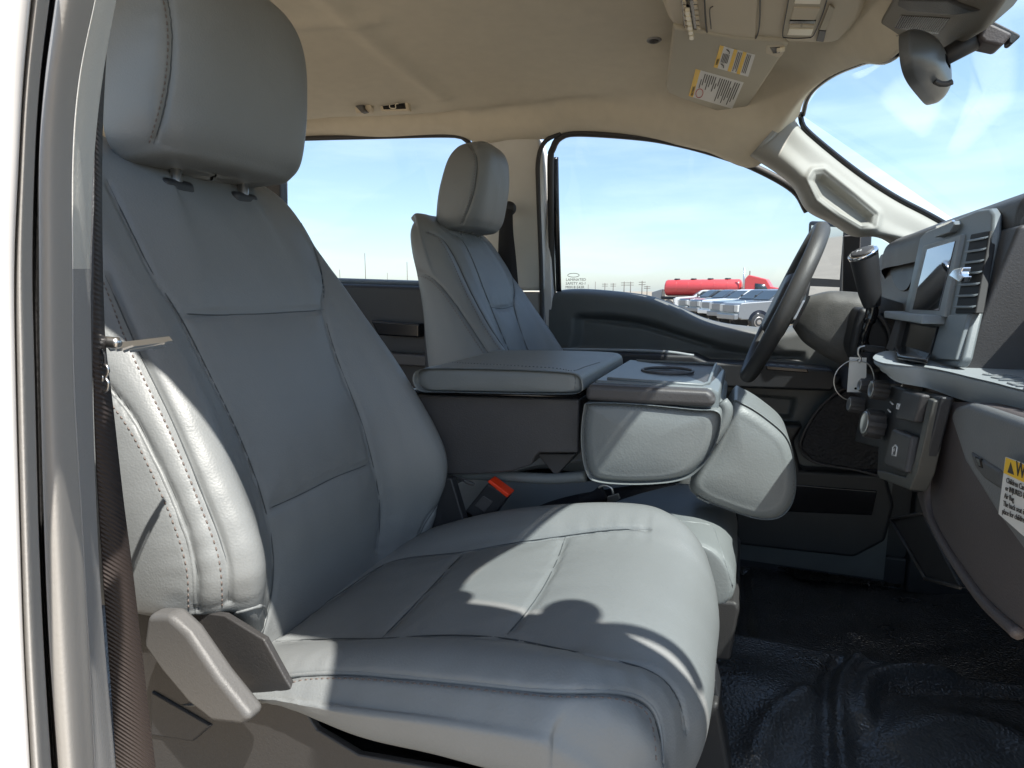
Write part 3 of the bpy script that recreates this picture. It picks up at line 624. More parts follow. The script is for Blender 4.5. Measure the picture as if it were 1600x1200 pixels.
# ============================================================ DASHBOARD
def PT(u, v, x0, k, off=0): d = ray(u, v); return CAM + d * (x0 / (d[0] - k * d[2])) + A(off, 0, 0)     # plane x = x0 + k (z - 1.8)
def cut(o, cutter):
    md = o.modifiers.new('c', 'BOOLEAN'); md.object = cutter; md.solver = 'EXACT'
    S.view_layers[0].update(); dg = bpy.context.evaluated_depsgraph_get(); me = bpy.data.meshes.new_from_object(o.evaluated_get(dg))
    o.modifiers.clear(); o.data = me; bpy.data.objects.remove(cutter)
    for p in me.polygons: p.use_smooth = True
    bm = bmesh.new(); bm.from_mesh(me)
    for e in bm.edges:
        if len(e.link_faces) == 2 and e.calc_face_angle(0) > R(30): e.smooth = False
    bm.to_mesh(me); bm.free(); return o
dash = thing('dashboard', 'charcoal dashboard with screen, air vent, slate ledge and grey glove box door', 'dashboard', loc=(.35, 1.1, 1.7))
def slabT(name, px, m, x0=.285, k=.25, th=.02, off=0, bevel=.003, parent=None, seg=3, n=None):
    pts = [A(u, v, 0) for u, v in px]
    if n: pts = cr(pts, n, True)
    P_ = [PT(p[0], p[1], x0, k, off) for p in pts]
    return MB().prism(P_, (th, 0, 0)).build(name, m, parent or dash, bevel=bevel, seg=seg)
# upper shell: rounded hood over cluster and stack
ztop = 1.925
prof = [(.318, 1.70), (.322, 1.86), (.323, 1.905), (.336, 1.925), (.37, 1.933), (.50, 1.925), (.75, 1.80), (.98, 1.70)]
rows = []
for Y, dz, dx in [(.955, -.05, .035), (.962, -.012, .012), (.985, -.002, .002), (1.02, 0, 0), (1.2, 0, 0), (1.4, 0, 0), (1.6, -.002, 0), (1.80, -.006, .0), (1.86, -.03, .02), (1.93, -.08, .05)]:
    rows.append([(x + dx, Y, z + (dz if z > 1.8 else 0)) for x, z in prof[1:]])
rows = [[(.34, .957, 1.69), (.34, .957, 1.75), (.34, .957, 1.80), (.42, .957, 1.80), (.5, .957, 1.80), (.7, .957, 1.75), (.95, .957, 1.66)]] + rows
MB().grid(loft(rows, 90, 150)).build('upper_shell', CHAR, dash)
MB().prism([A(.325, .962, 1.90), A(.325, .962, 1.66), A(.33, .962, 1.50), A(.9, .962, 1.5), A(.9, .962, 1.70), A(.5, .962, 1.88)], (0, .05, 0)).build('stack_side', CHAR, dash, bevel=.01)
MB().prism([A(.268, 1, 1.688), A(.318, 1, 1.888), A(.52, 1, 1.888), A(.52, 1, 1.688)], (0, .36, 0)).build('stack_front', CHAR, dash, bevel=.006) if 0 else None
MB().prism([A(.268, .957, 1.688), A(.3165, .957, 1.882), A(.52, .957, 1.90), A(.60, .957, 1.688)], (0, .405, 0)).build('stack_front', CHAR, dash, bevel=.006)
MB().box((.74, 1.12, 1.62), (.40, 1.60, .26)).build('dash_core', DARK, dash)
# passenger dash roll, recess and grab area
rows = []
for Y in (-.0 + .30, .5, .7, .86, .93, .965):
    e = .02 * sstep((Y - .88) / .08)
    rows.append([(.95, Y, 1.70), (.62, Y, 1.86), (.45, Y, 1.895 - e), (.395 + e, Y, 1.885 - e), (.372 + e, Y, 1.86), (.372 + e, Y, 1.835), (.40, Y, 1.815), (.46, Y, 1.80), (.465, Y, 1.76), (.44, Y, 1.72), (.40, Y, 1.700)])
MB().grid(loft(rows, 90, 60)).build('passenger_shell', CHAR, dash)
# cluster cavity
slabT('cluster_recess', [(1376, 398), (1432, 372), (1440, 400), (1415, 500), (1395, 545), (1330, 548), (1345, 470)], mat('cluster_hood_plastic', (.15, .13, .105), .55, bump=.0004, bscale=450), .335, .2, .05)
slabT('cluster_lens', [(1388, 400), (1428, 384), (1432, 410), (1418, 450), (1402, 452), (1392, 430)], DARK, .330, .2, .004, n=40)
slabT('lower_cluster_trim', [(1318, 478), (1345, 488), (1352, 545), (1372, 600), (1340, 620), (1300, 600), (1290, 575), (1312, 530)], CHAR, .31, .15, .05, bevel=.008)
# centre stack
bz = slabT('stack_bezel', [(1437, 372), (1446, 362), (1528, 328), (1545, 326), (1551, 335), (1549, 365), (1503, 562), (1496, 574), (1386, 566), (1384, 556), (1410, 500)], BEZEL, off=0, th=.012, bevel=.004, seg=4)
scr = slabT('screen_frame', [(1448, 384), (1509, 366), (1483, 496), (1425, 492)], LEDGE, off=-.006, th=.01, bevel=.002)
slabT('screen', [(1456, 389), (1501, 376), (1475, 486), (1433, 484)], SCREEN, off=-.0072, th=.003, bevel=.0008, parent=scr)
hz = slabT('hazard_button', [(1474, 356), (1500, 345), (1503, 350), (1495, 363), (1471, 371)], BEZEL, off=-.010, th=.012, bevel=.002)
slabT('button_edge', [(1474, 353), (1500, 343), (1501, 346), (1475, 357)], CHROME, off=-.011, th=.004, bevel=.0006, parent=hz)
vn = slabT('air_vent', [(1519, 366), (1549, 360), (1526, 490), (1494, 490)], MBLK, off=-.002, th=.01, bevel=.002)
for i in range(7):
    t = (i + .6) / 7.2; a = (1519 - 25 * t, 366 + 124 * t); b = (1549 - 23 * t, 360 + 130 * t)
    p, q = PT(*a, .285, .25, -.006), PT(*b, .285, .25, -.006)
    MB().prism([p, q, q + A(.004, 0, .002), p + A(.004, 0, .002)], (0, 0, -.0022)).build('vent_slat', BEZEL, vn, bevel=.0005)
slabT('vent_knob', [(1510, 431), (1519, 420), (1534, 417), (1530, 426), (1535, 432), (1528, 441), (1519, 436)], CHROME, off=-.022, th=.012, bevel=.002, parent=vn)
slabT('screen_shelf', [(1409, 486), (1424, 489), (1478, 493), (1476, 507), (1436, 501), (1410, 497)], LEDGE, off=-.030, th=.05, bevel=.003)
slabT('storage_cubby', [(1419, 502), (1468, 510), (1455, 556), (1407, 548)], BLACKG, off=-.003, th=.01, bevel=.001)
slabT('cubby_lip', [(1411, 499), (1420, 502), (1408, 550), (1395, 546)], CHAR, off=-.012, th=.02, bevel=.003)
slabT('slate_cover', [(1488, 492), (1519, 491), (1499, 563), (1466, 562)], BEZEL, off=-.005, th=.01, bevel=.002)
# slate ledge
zl = 1.70
fe = [(1385, 548), (1372, 552), (1366, 559), (1376, 565), (1392, 568), (1420, 571), (1446, 573), (1480, 579), (1517, 588), (1556, 597), (1600, 608), (1760, 640), (2100, 700)]
F_ = cr([PZ(u, v, zl) for u, v in fe], 120)
def ledge_row(off, dz): return [p + A(off, 0, dz) for p in F_]
cxy = A(.40, 1.0, 0)
G = [np.array([A(max(p[0], .0) + .16, p[1], zl) for p in F_]), F_ + A(.012, 0, 0), F_ + A(.003, 0, -.002), F_ + A(0, 0, -.007)]
low = [(1385, 560), (1372, 566), (1364, 571), (1376, 585), (1400, 597), (1430, 603), (1458, 609), (1496, 621), (1530, 632), (1560, 645), (1600, 661), (1760, 722), (2100, 840)]
Lw = cr([PX(u, v, 1) * 0 + PY(u, v, max(F[1], .2)) for (u, v), F in zip(low, [PZ(u, v, zl) for u, v in fe])], 120)
Lw = np.array([A(f[0] + .012, f[1], min(l[2], zl - .018)) for f, l in zip(F_, Lw)])
G += [Lw - A(.004, 0, -.004), Lw + A(.003, 0, -.001), Lw + A(.05, 0, -.002), Lw + A(.2, 0, 0)]
ledge = MB().grid(crk(np.array(G), 60)).build('ledge', LEDGE, dash)
MB().prism([PZ(1396, 549, zl + .004), PZ(1410, 545, zl + .004), PZ(1455, 560, zl + .004), PZ(1449, 570, zl + .004), PZ(1402, 562, zl + .004)], (0, 0, .007)).build('rubber_tray', BLACKG, ledge, bevel=.003)
pe = PZ(1532, 584, zl + .0005); text('embossed_letters', 'SUPER DUTY', .046, mat('emboss', (.23, .245, .255), .4), ledge, pe, (.0, -1, 0), (1, 0, 0), .0012)
# lower control panel with sockets
slabT('lower_stack', [(1342, 590), (1400, 604), (1470, 620), (1440, 740), (1424, 768), (1370, 744), (1372, 700), (1335, 690), (1345, 640)], DARK, .245, .1, .014, bevel=.003)
slabT('socket_frame', [(1398, 740), (1374, 735), (1378, 748), (1426, 766), (1438, 738), (1464, 626), (1456, 622), (1434, 722), (1420, 746)], mat('olive_grey_plastic', (.075, .075, .068), .45), .243, .1, .02, off=-.004, bevel=.002)
s1 = slabT('power_socket_cover', [(1420, 609), (1450, 617), (1438, 661), (1408, 655), (1411, 640)], CHAR, .24, .1, .012, off=-.008, bevel=.004)
s2 = slabT('usb_socket_cover', [(1404, 670), (1434, 682), (1424, 740), (1392, 728), (1390, 722)], CHAR, .24, .1, .012, off=-.008, bevel=.004)
def mark(parent, s, u, v, size, off=-.0165, x0=.24, k=.1):
    return text('printed_mark', s, size, WHITE, parent, PT(u, v, x0, k, off), (0, -1, .12), (.1, .12, 1), .0003)
mark(s1, '12V', 1421, 640, .012)
MB().tube([PT(u, v, .24, .1, -.0085) for u, v in [(1405, 712), (1406, 700), (1410, 696), (1413, 700), (1411, 713), (1405, 712)]], .0011, 6).build('printed_mark', WHITE, s2)
mark(s2, '+', 1406, 708, .012, -.0085)
ax = (-1, -.12, .10)
for (u, v, r, d) in [(1364, 604, .0125, .022), (1386, 611, .0160, .024), (1348, 634, .0150, .024), (1378, 664, .0235, .026)]:
    c = PT(u, v, .24, .1, 0); kb = MB(); n = 48
    prf = [(0, r * .96), (.004, r * 1.02), (d * .8, r), (d * .95, r * .96), (d, r * .82)]
    kb.lathe(c, ax, prf, n)
    for i, p in enumerate(kb.v):   # finger ribs
        j = i % n
        if (j // 3) % 2: q = A(*p); axn = A(*ax) / np.linalg.norm(ax); h = (q - c) @ axn; rad = q - c - axn * h; kb.v[i] = tuple(c + axn * h + rad * .90)
    k_ = kb.build('control_knob', CHAR, dash, sharp=40)
    axn = A(*ax) / np.linalg.norm(ax)
    MB().lathe(c + axn * d, ax, [(0, r * .8), (.0008, r * .8), (.0008, r * .66), (.0004, r * .62)], 40).build('knob_ring', METAL, k_)
for u, v in [(1362, 668), (1352, 655), (1396, 628), (1392, 640)]:
    MB().tube([PT(u, v, .24, .1, -.004), PT(u + 4, v + 4, .24, .1, -.004)], .0012, 6).build('printed_mark', WHITE, dash)
# glove box side
brn = [(1466, 627), (1520, 628), (1720, 690), (2050, 800), (2050, 1300), (1640, 1000), (1562, 984), (1506, 926), (1440, 812), (1428, 768), (1442, 738)]
MB().prism([PX(u, v, .248) for u, v in brn], (.25, 0, 0)).build('lower_panel', BROWN, dash, bevel=.012, seg=4)
MB().tube(cr([PX(u, v, .247) for u, v in [(1478, 640), (1455, 730), (1452, 790), (1470, 840), (1530, 930), (1590, 990)]], 60), .006, 8).build('panel_ridge', BROWN, dash)
gl = [(1483, 652), (1490, 634), (1512, 628), (1700, 690), (2050, 790), (2050, 1180), (1700, 940), (1600, 868), (1556, 806), (1506, 724)]
gd = MB().prism([PX(u, v, .246) for u, v in gl], (.03, 0, 0)).build('glove_box_door', mat('slate_grey_plastic', (.16, .165, .17), .5, bump=.0004, bscale=420, var=.05), dash, bevel=.009, seg=5)
MB().prism([PX(u, v, .243) for u, v in [(1513, 704), (1562, 735), (1566, 768), (1536, 748), (1522, 730)]], (.01, 0, 0)).build('latch', LEVER, gd, bevel=.004)
MB().prism([PX(u, v, .2415) for u, v in [(1521, 712), (1530, 716), (1534, 732), (1528, 730)]], (.004, 0, 0)).build('latch_recess', BLACKG, gd, bevel=.002)
slabT('footwell_trim', [(1392, 812), (1440, 802), (1500, 918), (1446, 904)], DARK, .30, 0, .012, bevel=.003)
for a, b in (((1392, 812), (1446, 904)), ((1446, 904), (1500, 918)), ((1392, 812), (1440, 802))):
    MB().tube([PX(*a, .298), PX(*b, .298)], .003, 8).build('trim_edge', SHIELD, dash)

# warning tag hanging at the glove box
tg = thing('warning_tag', 'white paper tag with yellow warning header hanging on the grey glove box door', 'tag', loc=tuple(PX(1570, 760, .25)))
tp = [(1571, 714), (1585, 719), (1760, 790), (1740, 925), (1602, 840), (1560, 803)]
MB().prism([PX(u, v, .238) for u, v in tp], (.0012, 0, 0)).build('card', PAPER, tg, smooth=False)
MB().prism([PX(u, v, .2376) for u, v in [(1571.5, 714.5), (1760, 791), (1757, 826), (1568, 739)]], (.0003, 0, 0)).build('header_band', YEL, tg, smooth=False)
def card_text(s, u, v, size, m=INK):
    d1 = PX(u + 30, v + 13, .2370) - PX(u, v, .2370)
    text('printed_text', s, size, m, tg, PX(u, v, .2372), d1, (0, .05, 1), .0002)
card_text('WARNING', 1586, 742, .019)
MB().prism([PX(u, v, .2373) for u, v in [(1574, 738), (1579, 722), (1584, 742)]], (.0002, 0, 0)).build('warning_triangle', INK, tg, smooth=False)
for i, s_ in enumerate(['Children Can Be KILLED', 'or INJURED by Passenger', 'Air Bag', 'The back seat is the safest', 'place for children']):
    card_text(s_, 1572 - i * 1.6, 754 + i * 12, .0072)

# ============================================================ STEERING
whl = thing('steering_wheel', 'black steering wheel seen edge on in front of the driver window', 'steering wheel', loc=tuple(PY(1223, 476, 1.625)))
wc = PY(1223, 476, 1.625); top_ = PY(1281, 362, 1.625); bt_ = PY(1166, 590, 1.625)
up_ = Vector(top_ - bt_).normalized(); nr = Vector((-up_.z, 0, up_.x)).normalized(); RW = np.linalg.norm(top_ - bt_) / 2
wv = lambda a, r, h=0: wc + np.array(up_) * r * math.cos(a) + A(0, 1, 0) * r * math.sin(a) + np.array(nr) * h
V = []; n1, n2 = 96, 20
for i in range(n1):
    a = 2 * math.pi * i / n1
    for j in range(n2):
        b_ = 2 * math.pi * j / n2; k_ = 1 + .10 * math.cos(a * 2 + 1) * 0; V.append(wv(a, RW + .0160 * math.cos(b_), .0180 * math.sin(b_)))
MB().add(V, [(i * n2 + j, i * n2 + (j + 1) % n2, ((i + 1) % n1) * n2 + (j + 1) % n2, ((i + 1) % n1) * n2 + j) for i in range(n1) for j in range(n2)]).build('rim', mat('wheel_rubber', (.050, .049, .048), .5, bump=.0003, bscale=500, kind='leather', var=.06), whl)
for a0, wd_ in ((math.pi / 2, .026), (-math.pi / 2, .026), (math.pi, .032)):
    d_ = A(*(np.array(up_) * math.cos(a0) + A(0, 1, 0) * math.sin(a0))); sdv = np.cross(d_, np.array(nr))
    p0 = wc + d_ * .05 - np.array(nr) * .015; p1 = wc + d_ * (RW - .006) - np.array(nr) * .004
    MB().prism([p0 + sdv * wd_ * 1.6, p1 + sdv * wd_ * .8, p1 - sdv * wd_ * .8, p0 - sdv * wd_ * 1.6], tuple(-np.array(nr) * .016)).build('spoke', CHAR, whl, bevel=.006, seg=4)
hub = [wc + np.array(up_) * .075 * y + A(0, 1, 0) * .10 * x for x, y in [(-.9, .7), (-.5, 1), (.5, 1), (.9, .7), (1, -.1), (.6, -1), (-.6, -1), (-1, -.1)]]
MB().prism([p + np.array(nr) * .022 for p in hub], [p - np.array(nr) * .03 + (p - wc) * .05 for p in hub]).build('airbag_cover', CHAR, whl, bevel=.016, seg=5)
col = thing('steering_column', 'dusty charcoal steering column shroud with tall gear lever behind the wheel', 'steering column', loc=(.2, 1.6, 1.74))
rows = []
for t in np.linspace(0, 1, 7):
    c = wc - np.array(nr) * (.045 + .20 * t) + np.array(up_) * (.012 * t); w_, h_ = .058 + .022 * math.sin(t * 2.4), .052 + .035 * math.sin(min(t * 2.2, 1.57))
    if t == 0: w_ *= .8; h_ *= .8
    rows.append([c + np.array(up_) * h_ * math.copysign(abs(math.sin(a)) ** .55, math.sin(a)) + A(0, 1, 0) * w_ * math.copysign(abs(math.cos(a)) ** .6, math.cos(a)) for a in np.linspace(0, 2 * math.pi, 21)])
Gc = loft(rows, 80, 50); MB().grid(Gc).build('column_shroud', mat('dusty_charcoal', (.085, .083, .078), .55, bump=.0006, bscale=380, var=.18, vscale=40), col)
MB().grid(np.array([Gc[0], Gc[0] * .0 + Gc[0].mean(0)])).build('shroud_end', CHAR, col)
lv_ = MB().tube(cr([PY(1352, 566, 1.42), PY(1349, 535, 1.41), PY(1353, 515, 1.40), PY(1362, 490, 1.40), PY(1364, 470, 1.40)], 30), [.011] * 10 + [.009] * 10 + [.012] * 10, 14).build('gear_lever', BLACKG, col)
MB().lathe(PY(1363, 480, 1.40), PY(1350, 402, 1.40) - PY(1363, 480, 1.40), [(0, .014), (.01, .017), (.03, .0205), (.075, .0235), (.100, .0255), (.106, .0255)], 40).build('lever_grip', DARK, lv_, sharp=50)
axk = PY(1350, 402, 1.40) - PY(1363, 480, 1.40); tk = PY(1363, 480, 1.40) + axk / np.linalg.norm(axk) * .103; axk = axk / np.linalg.norm(axk)
axk2 = A(-.45, -.35, 1.0); axk2 /= np.linalg.norm(axk2)
MB().lathe(tk, axk2, [(0, .026), (.006, .0275), (.010, .026), (.010, .022)], 48).build('chrome_ring', CHROME, lv_)
MB().lathe(tk, axk2, [(.002, .021), (.0115, .021), (.013, .018), (.013, .004)], 48).build('knob_cap', CHAR, lv_)
text('printed_mark', 'M', .013, WHITE, lv_, tk + axk2 * .0135 + A(-.005, 0, -.003), (.9, -.4, .25), (.3, .7, .4), .0002, 'CENTER')
MB().lathe(PY(1352, 570, 1.42), (0, -.2, 1), [(0, .03), (.012, .028), (.02, .018), (.03, .014)], 30).build('lever_boot', DARK, lv_)
MB().prism([PY(u, v, 1.46) for u, v in [(1336, 500), (1344, 478), (1372, 488), (1392, 520), (1395, 560), (1340, 575), (1326, 545)]], (0, .12, 0)).build('column_housing', DARK, col, bevel=.012, seg=4)
MB().tube(cr([PY(u, v, 1.455) for u, v in [(1395, 562), (1390, 520), (1376, 496), (1366, 488)]], 30), .004, 8).build('housing_trim', CHAR, col)
MB().prism([PY(1382, 488, 1.5), PY(1405, 489, 1.5), PY(1402, 500, 1.5), PY(1384, 500, 1.5)], (0, .04, 0)).build('wiper_stalk_end', SHIELD, col, bevel=.003)
# key in the ignition with its paper tag on a wire ring
ky = thing('key_tag', 'blank white key tag on a wire loop hanging from the black ignition key', 'key tag', loc=tuple(PY(1352, 548, 1.32)))
MB().prism([PY(u, v, 1.33) for u, v in [(1354, 539), (1385, 543), (1384, 554), (1354, 551), (1347, 545)]], (0, .015, 0)).build('key_head', DARK, ky, bevel=.003)
MB().tube(cr([PY(u, v, 1.32) for u, v in [(1352, 541), (1343, 543), (1341, 552), (1345, 560), (1342, 567)]], 20), .0022, 8).build('key_hook', METAL, ky)
kc = MB().prism([PY(u, v, 1.32) for u, v in [(1327.5, 558), (1354, 559), (1353.5, 589), (1349, 594), (1349, 613), (1323.5, 612.5)]], (0, .0015, 0)).build('tag_card', PAPER, ky, smooth=False)
MB().lathe(PY(1336.8, 607, 1.3195), (0, -1, 0), [(0, .0022), (.0004, .0022)], 20).build('punched_hole', BLACKG, kc)
MB().lathe(PY(1341, 563, 1.3195), (0, -1, 0), [(0, .002), (.0004, .002)], 20).build('punched_hole', BLACKG, kc)
MB().tube(cr([PY(u, v, 1.315) for u, v in [(1341, 563), (1325, 565), (1309, 578), (1303, 596), (1309, 614), (1325, 625), (1345, 626), (1362, 610), (1366, 590), (1358, 570), (1341, 563)]], 70), .0011, 6).build('wire_loop', METAL, ky)

# ============================================================ OVERHEAD
oc = thing('overhead_console', 'tan overhead console with storage doors, reading lights and a corded clip', 'overhead console', loc=tuple(PZ(1190, 30, 2.30)))
zc_ = 2.30
op = [(1028, -60), (1038, 0), (1052, 38), (1080, 52), (1120, 58), (1200, 64), (1290, 68), (1312, 62), (1340, 30), (1352, -10), (1366, -80)]
outl = cr([PZ(u, v, zc_) for u, v in op], 50); big = outl * 1.0; cc = outl.mean(0)
Y2 = [p for p in outl] + [A(outl[-1][0] + .01, .98, zc_), A(outl[0][0], .98, zc_)]
Y2 = np.array(Y2); up2 = np.array([cc + (p - cc) * A(1.18, 1.13, 1) + A(0, 0, .07) for p in Y2])
MB().prism(Y2, up2).build('console_shell', TRIM if False else mat('tan_trim_plastic', (.56, .49, .37), .6, bump=.0003, bscale=600, var=.03), oc, bevel=.016, seg=5)
TAN = MATS['tan_trim_plastic']; TAN2 = mat('tan_panel', (.45, .40, .30), .6, bump=.0003, bscale=600)
def flat(name, px, m, parent, z=zc_, th=.003, drop=.0, bevel=.0015, n=None):
    pts = [A(u, v, 0) for u, v in px]; pts = cr(pts, n, True) if n else pts
    return MB().prism([PZ(p[0], p[1], z - drop) for p in pts], (0, 0, th)).build(name, m, parent, bevel=bevel)
dr = flat('storage_door', [(1100, -60), (1101, 0), (1105, 48), (1116, 58), (1180, 60), (1188, -60)], TAN, oc, drop=.004, bevel=.003)
MB().tube(cr([PZ(u, v, zc_ - .0045) for u, v in [(1100, -60), (1101, 0), (1104, 46), (1114, 56), (1180, 61), (1188, -60)]], 60), .0014, 6).build('door_gap', DARK, oc)
MB().tube(cr([PZ(u, v, zc_ - .0055) for u, v in [(1114, 10), (1109, 16), (1111, 45)]], 20), .001, 6).build('door_crease', CHAR, dr)
lt = flat('light_panel', [(1238, -60), (1232, 0), (1222, 52), (1228, 60), (1262, 60), (1272, 52), (1292, 0), (1300, -60)], TAN2, oc, drop=.004)
MB().tube(cr([PZ(u, v, zc_ - .0045) for u, v in [(1238, -60), (1232, 0), (1223, 52), (1229, 59), (1262, 59), (1273, 52), (1292, 0), (1300, -60)]], 60), .0011, 6).build('panel_gap', DARK, oc)
LENS = mat('light_lens', (.80, .74, .58), .3)
for l in ([(1233, 45), (1271, 46), (1267, 56), (1230, 55)], [(1244, -3), (1284, -2), (1281, 7), (1241, 6)]): flat('reading_light', l, LENS, lt, drop=.006, bevel=.001)
for l in ([(1240, 12), (1282, 13), (1273, 32), (1235, 31)],): flat('switch_rocker', l, TAN, lt, drop=.006, bevel=.002)
flat('switch_slot', [(1234, 33), (1275, 33), (1273, 37), (1233, 37)], BLACKG, lt, drop=.0065, bevel=.0004)
for l in ([(1234, 39), (1251, 39), (1250, 43), (1233, 43)], [(1254, 39), (1272, 40), (1271, 44), (1253, 43)]): flat('small_button', l, TAN, lt, drop=.0065, bevel=.0006)
ag = flat('airbag_light_panel', [(1296, 8), (1304, 14), (1290, 48), (1280, 47)], TAN2, oc, drop=.005)
flat('microphone_slots', [(1280, 48), (1291, 49), (1287, 66), (1275, 65)], CHAR, oc, drop=.005)
vb = flat('clip_recess', [(1064, 0), (1088, 0), (1094, 48), (1070, 52)], BLACKG, oc, drop=.004)
for i in range(6):
    v = 2 + i * 8.2
    for a, b in ((1066 + i * .9, 1071 + i * .8), (1083 + i, 1089 + i)): flat('clip_rib', [(a, v), (b, v), (b + 1, v + 5), (a + 1, v + 5)], TAN, vb, drop=.007, bevel=.0006)
for i in range(6):
    u, v = 1074 + i * 1.3, 22 + i * 7.6; flat('cord_bead', [(u - 3.4, v - 3), (u + 3.4, v - 3), (u + 3.8, v + 2), (u, v + 3.4), (u - 3.6, v + 2)], LENS, vb, drop=.014, th=.008, bevel=.001)

# sun visor on the driver side
vp = thing('sun_visor', 'folded grey sun visor with two yellow and white warning stickers, left of the windshield', 'sun visor', loc=tuple(PZ(1120, 120, 2.31)))
vz = lambda u, v, d=0: PZ(u, v, 2.292 - d)
vo = [(1052, 44), (1046, 90), (1040, 136), (1044, 146), (1060, 153), (1120, 174), (1137, 177), (1143, 173), (1154, 174), (1164, 173), (1174, 160), (1232, 72), (1226, 66), (1150, 60)]
MB().prism([vz(u, v) for u, v in vo], (0, 0, .018)).build('visor_panel', mat('visor_fabric', (.48, .44, .35), .85, bump=.0004, bscale=800, var=.03), vp, bevel=.007, seg=4)
def sticker(px, bands, lines):
    k = MB().prism([vz(u, v, .0008) for u, v in px], (0, 0, .0006)).build('warning_sticker', PAPER, vp, smooth=False)
    q = lambda a, b: tuple((A(*px[0]) * (1 - a) + A(*px[1]) * a) * (1 - b) + (A(*px[3]) * (1 - a) + A(*px[2]) * a) * b)   # a along, b across
    for a0, a1 in bands: MB().prism([vz(*q(a, b), .0012) for a, b in ((a0, 0), (a1, 0), (a1, 1), (a0, 1))], (0, 0, .0003)).build('yellow_band', YEL, k, smooth=False)
    ln = MB()
    for a, b0, b1 in lines: ln.prism([vz(*q(aa, bb), .0015) for aa, bb in ((a, b0), (a + .018, b0), (a + .018, b1), (a, b1))], (0, 0, .0002))
    ln.build('printed_lines', INK, k, smooth=False)
    return k, q
k1, q1 = sticker([(1087, 108), (1162, 129), (1144, 170), (1076, 150)], [(0, .10)], [(.16 + i * .045, .08 if i % 7 else .30, (.92 if i > 8 else .62) - .12 * (i * 7 % 3)) for i in range(18)])
MB().tube([vz(*q1(.21 + .075 * math.cos(t), .80 + .16 * math.sin(t)), .0018) for t in np.linspace(0, 2 * math.pi, 30)], .0008, 5).build('prohibition_ring', INKR, k1)
d1 = vz(*q1(.05, .0)) - vz(*q1(.05, 1)); text('printed_text', 'AIRBAG WARNING', .0085, INK, k1, vz(*q1(.085, .95), .0016), d1, vz(*q1(0, .5)) - vz(*q1(1, .5)), .0001)
k2, q2 = sticker([(1125, 71), (1180, 86), (1169, 120), (1115, 105)], [(0, .11), (.40, .50), (.66, .76)], [(.15 + i * .04, .30, .70) for i in range(5)] + [(.53 + i * .045, .06, .94 - .1 * (i % 2)) for i in range(3)] + [(.79 + i * .045, .06, .9) for i in range(3)])
d1 = vz(*q2(.05, .0)) - vz(*q2(.05, 1)); text('printed_text', 'WARNING', .0075, INK, k2, vz(*q2(.09, .85), .0016), d1, vz(*q2(0, .5)) - vz(*q2(1, .5)), .0001)
for a0, b0 in ((.22, .82), (.26, .15)): MB().tube([vz(*q2(a0 - .05, b0 - .05), .0017), vz(*q2(a0 + .03, b0), .0017), vz(*q2(a0 + .05, b0 + .09), .0017)], .0009, 5).build('seat_pictogram', INK, k2)
hb = MB().prism([vz(u, v, .001) for u, v in [(1196, 72), (1222, 70), (1228, 74), (1222, 88), (1214, 90), (1196, 84)]], (0, 0, .02)).build('hinge_bracket', TAN, vp, bevel=.003)
MB().prism([vz(u, v, .002) for u, v in [(1203, 75), (1219, 74), (1219, 83), (1208, 84)]], (0, 0, .01)).build('bracket_slot', BLACKG, hb, bevel=.001)
MB().tube([vz(1214, 78, .004), vz(1226, 76, .004)], .005, 12).build('pivot_rod', LENS, hb)
MB().prism([vz(u, v, -.012) for u, v in [(1172, 158), (1184, 164), (1183, 172), (1168, 170)]], (0, 0, .02)).build('pivot_clip', SHIELD, vp, bevel=.003)

# round microphone, coat hook and handle socket on the headliner
def on_ceiling(u, v): h = bc.ray_cast(Vector(CAM), Vector(ray(u, v)).normalized(), 8); return np.array(h[0]), h[1]
p_, n_ = on_ceiling(1022, 62)
mc = thing('ceiling_microphone', 'small round grey speaker rosette on the headliner left of the sun visor', 'microphone', loc=tuple(p_))
MB().lathe(p_ + A(0, 0, .004), (0, 0, -1), [(0, .017), (.006, .017), (.008, .0145), (.0065, .013)], 40).build('surround', TRIMG, mc)
for r in (.0035, .0065, .0095): MB().tube([p_ + A(r * math.cos(a), r * math.sin(a), -.004) for a in np.linspace(0, 2 * math.pi, 40)], .0011, 6).build('grille_ring', CHAR, mc)
p_, n_ = on_ceiling(565, 167)
hk = thing('coat_hook', 'small tan plastic coat hook above the rear side window, left of the black slot', 'hook', loc=tuple(p_))
ck = lambda u, v, y: PY(u, v, p_[1] - y)
MB().prism([ck(u, v, .004) for u, v in [(551, 158), (572, 156), (580, 166), (578, 175), (556, 177)]], (0, .02, 0)).build('hook_base', TAN, hk, bevel=.004)
MB().prism([ck(u, v, .018) for u, v in [(552, 158), (566, 157), (567, 168), (572, 174), (564, 176), (555, 166)]], (0, .02, 0)).build('hook_tongue', LEVER, hk, bevel=.003)
p_, n_ = on_ceiling(615, 165)
hs = thing('handle_socket', 'black rectangular handle socket with tan rim above the rear side window', 'socket', loc=tuple(p_))
MB().prism([ck(u, v, .006) for u, v in [(591, 157), (636, 157), (639, 173), (596, 174)]], (0, .02, 0)).build('rim', TAN, hs, bevel=.004)
MB().prism([ck(u, v, .0075) for u, v in [(596, 160), (632, 160), (634, 170), (599, 171)]], (0, .004, 0)).build('slot', BLACKG, hs, bevel=.001)
MB().tube(cr([ck(u, v, .009) for u, v in [(610, 160), (609, 168), (618, 169), (618, 163), (623, 162)]], 14), .0016, 6).build('slot_clip', LENS, hs)

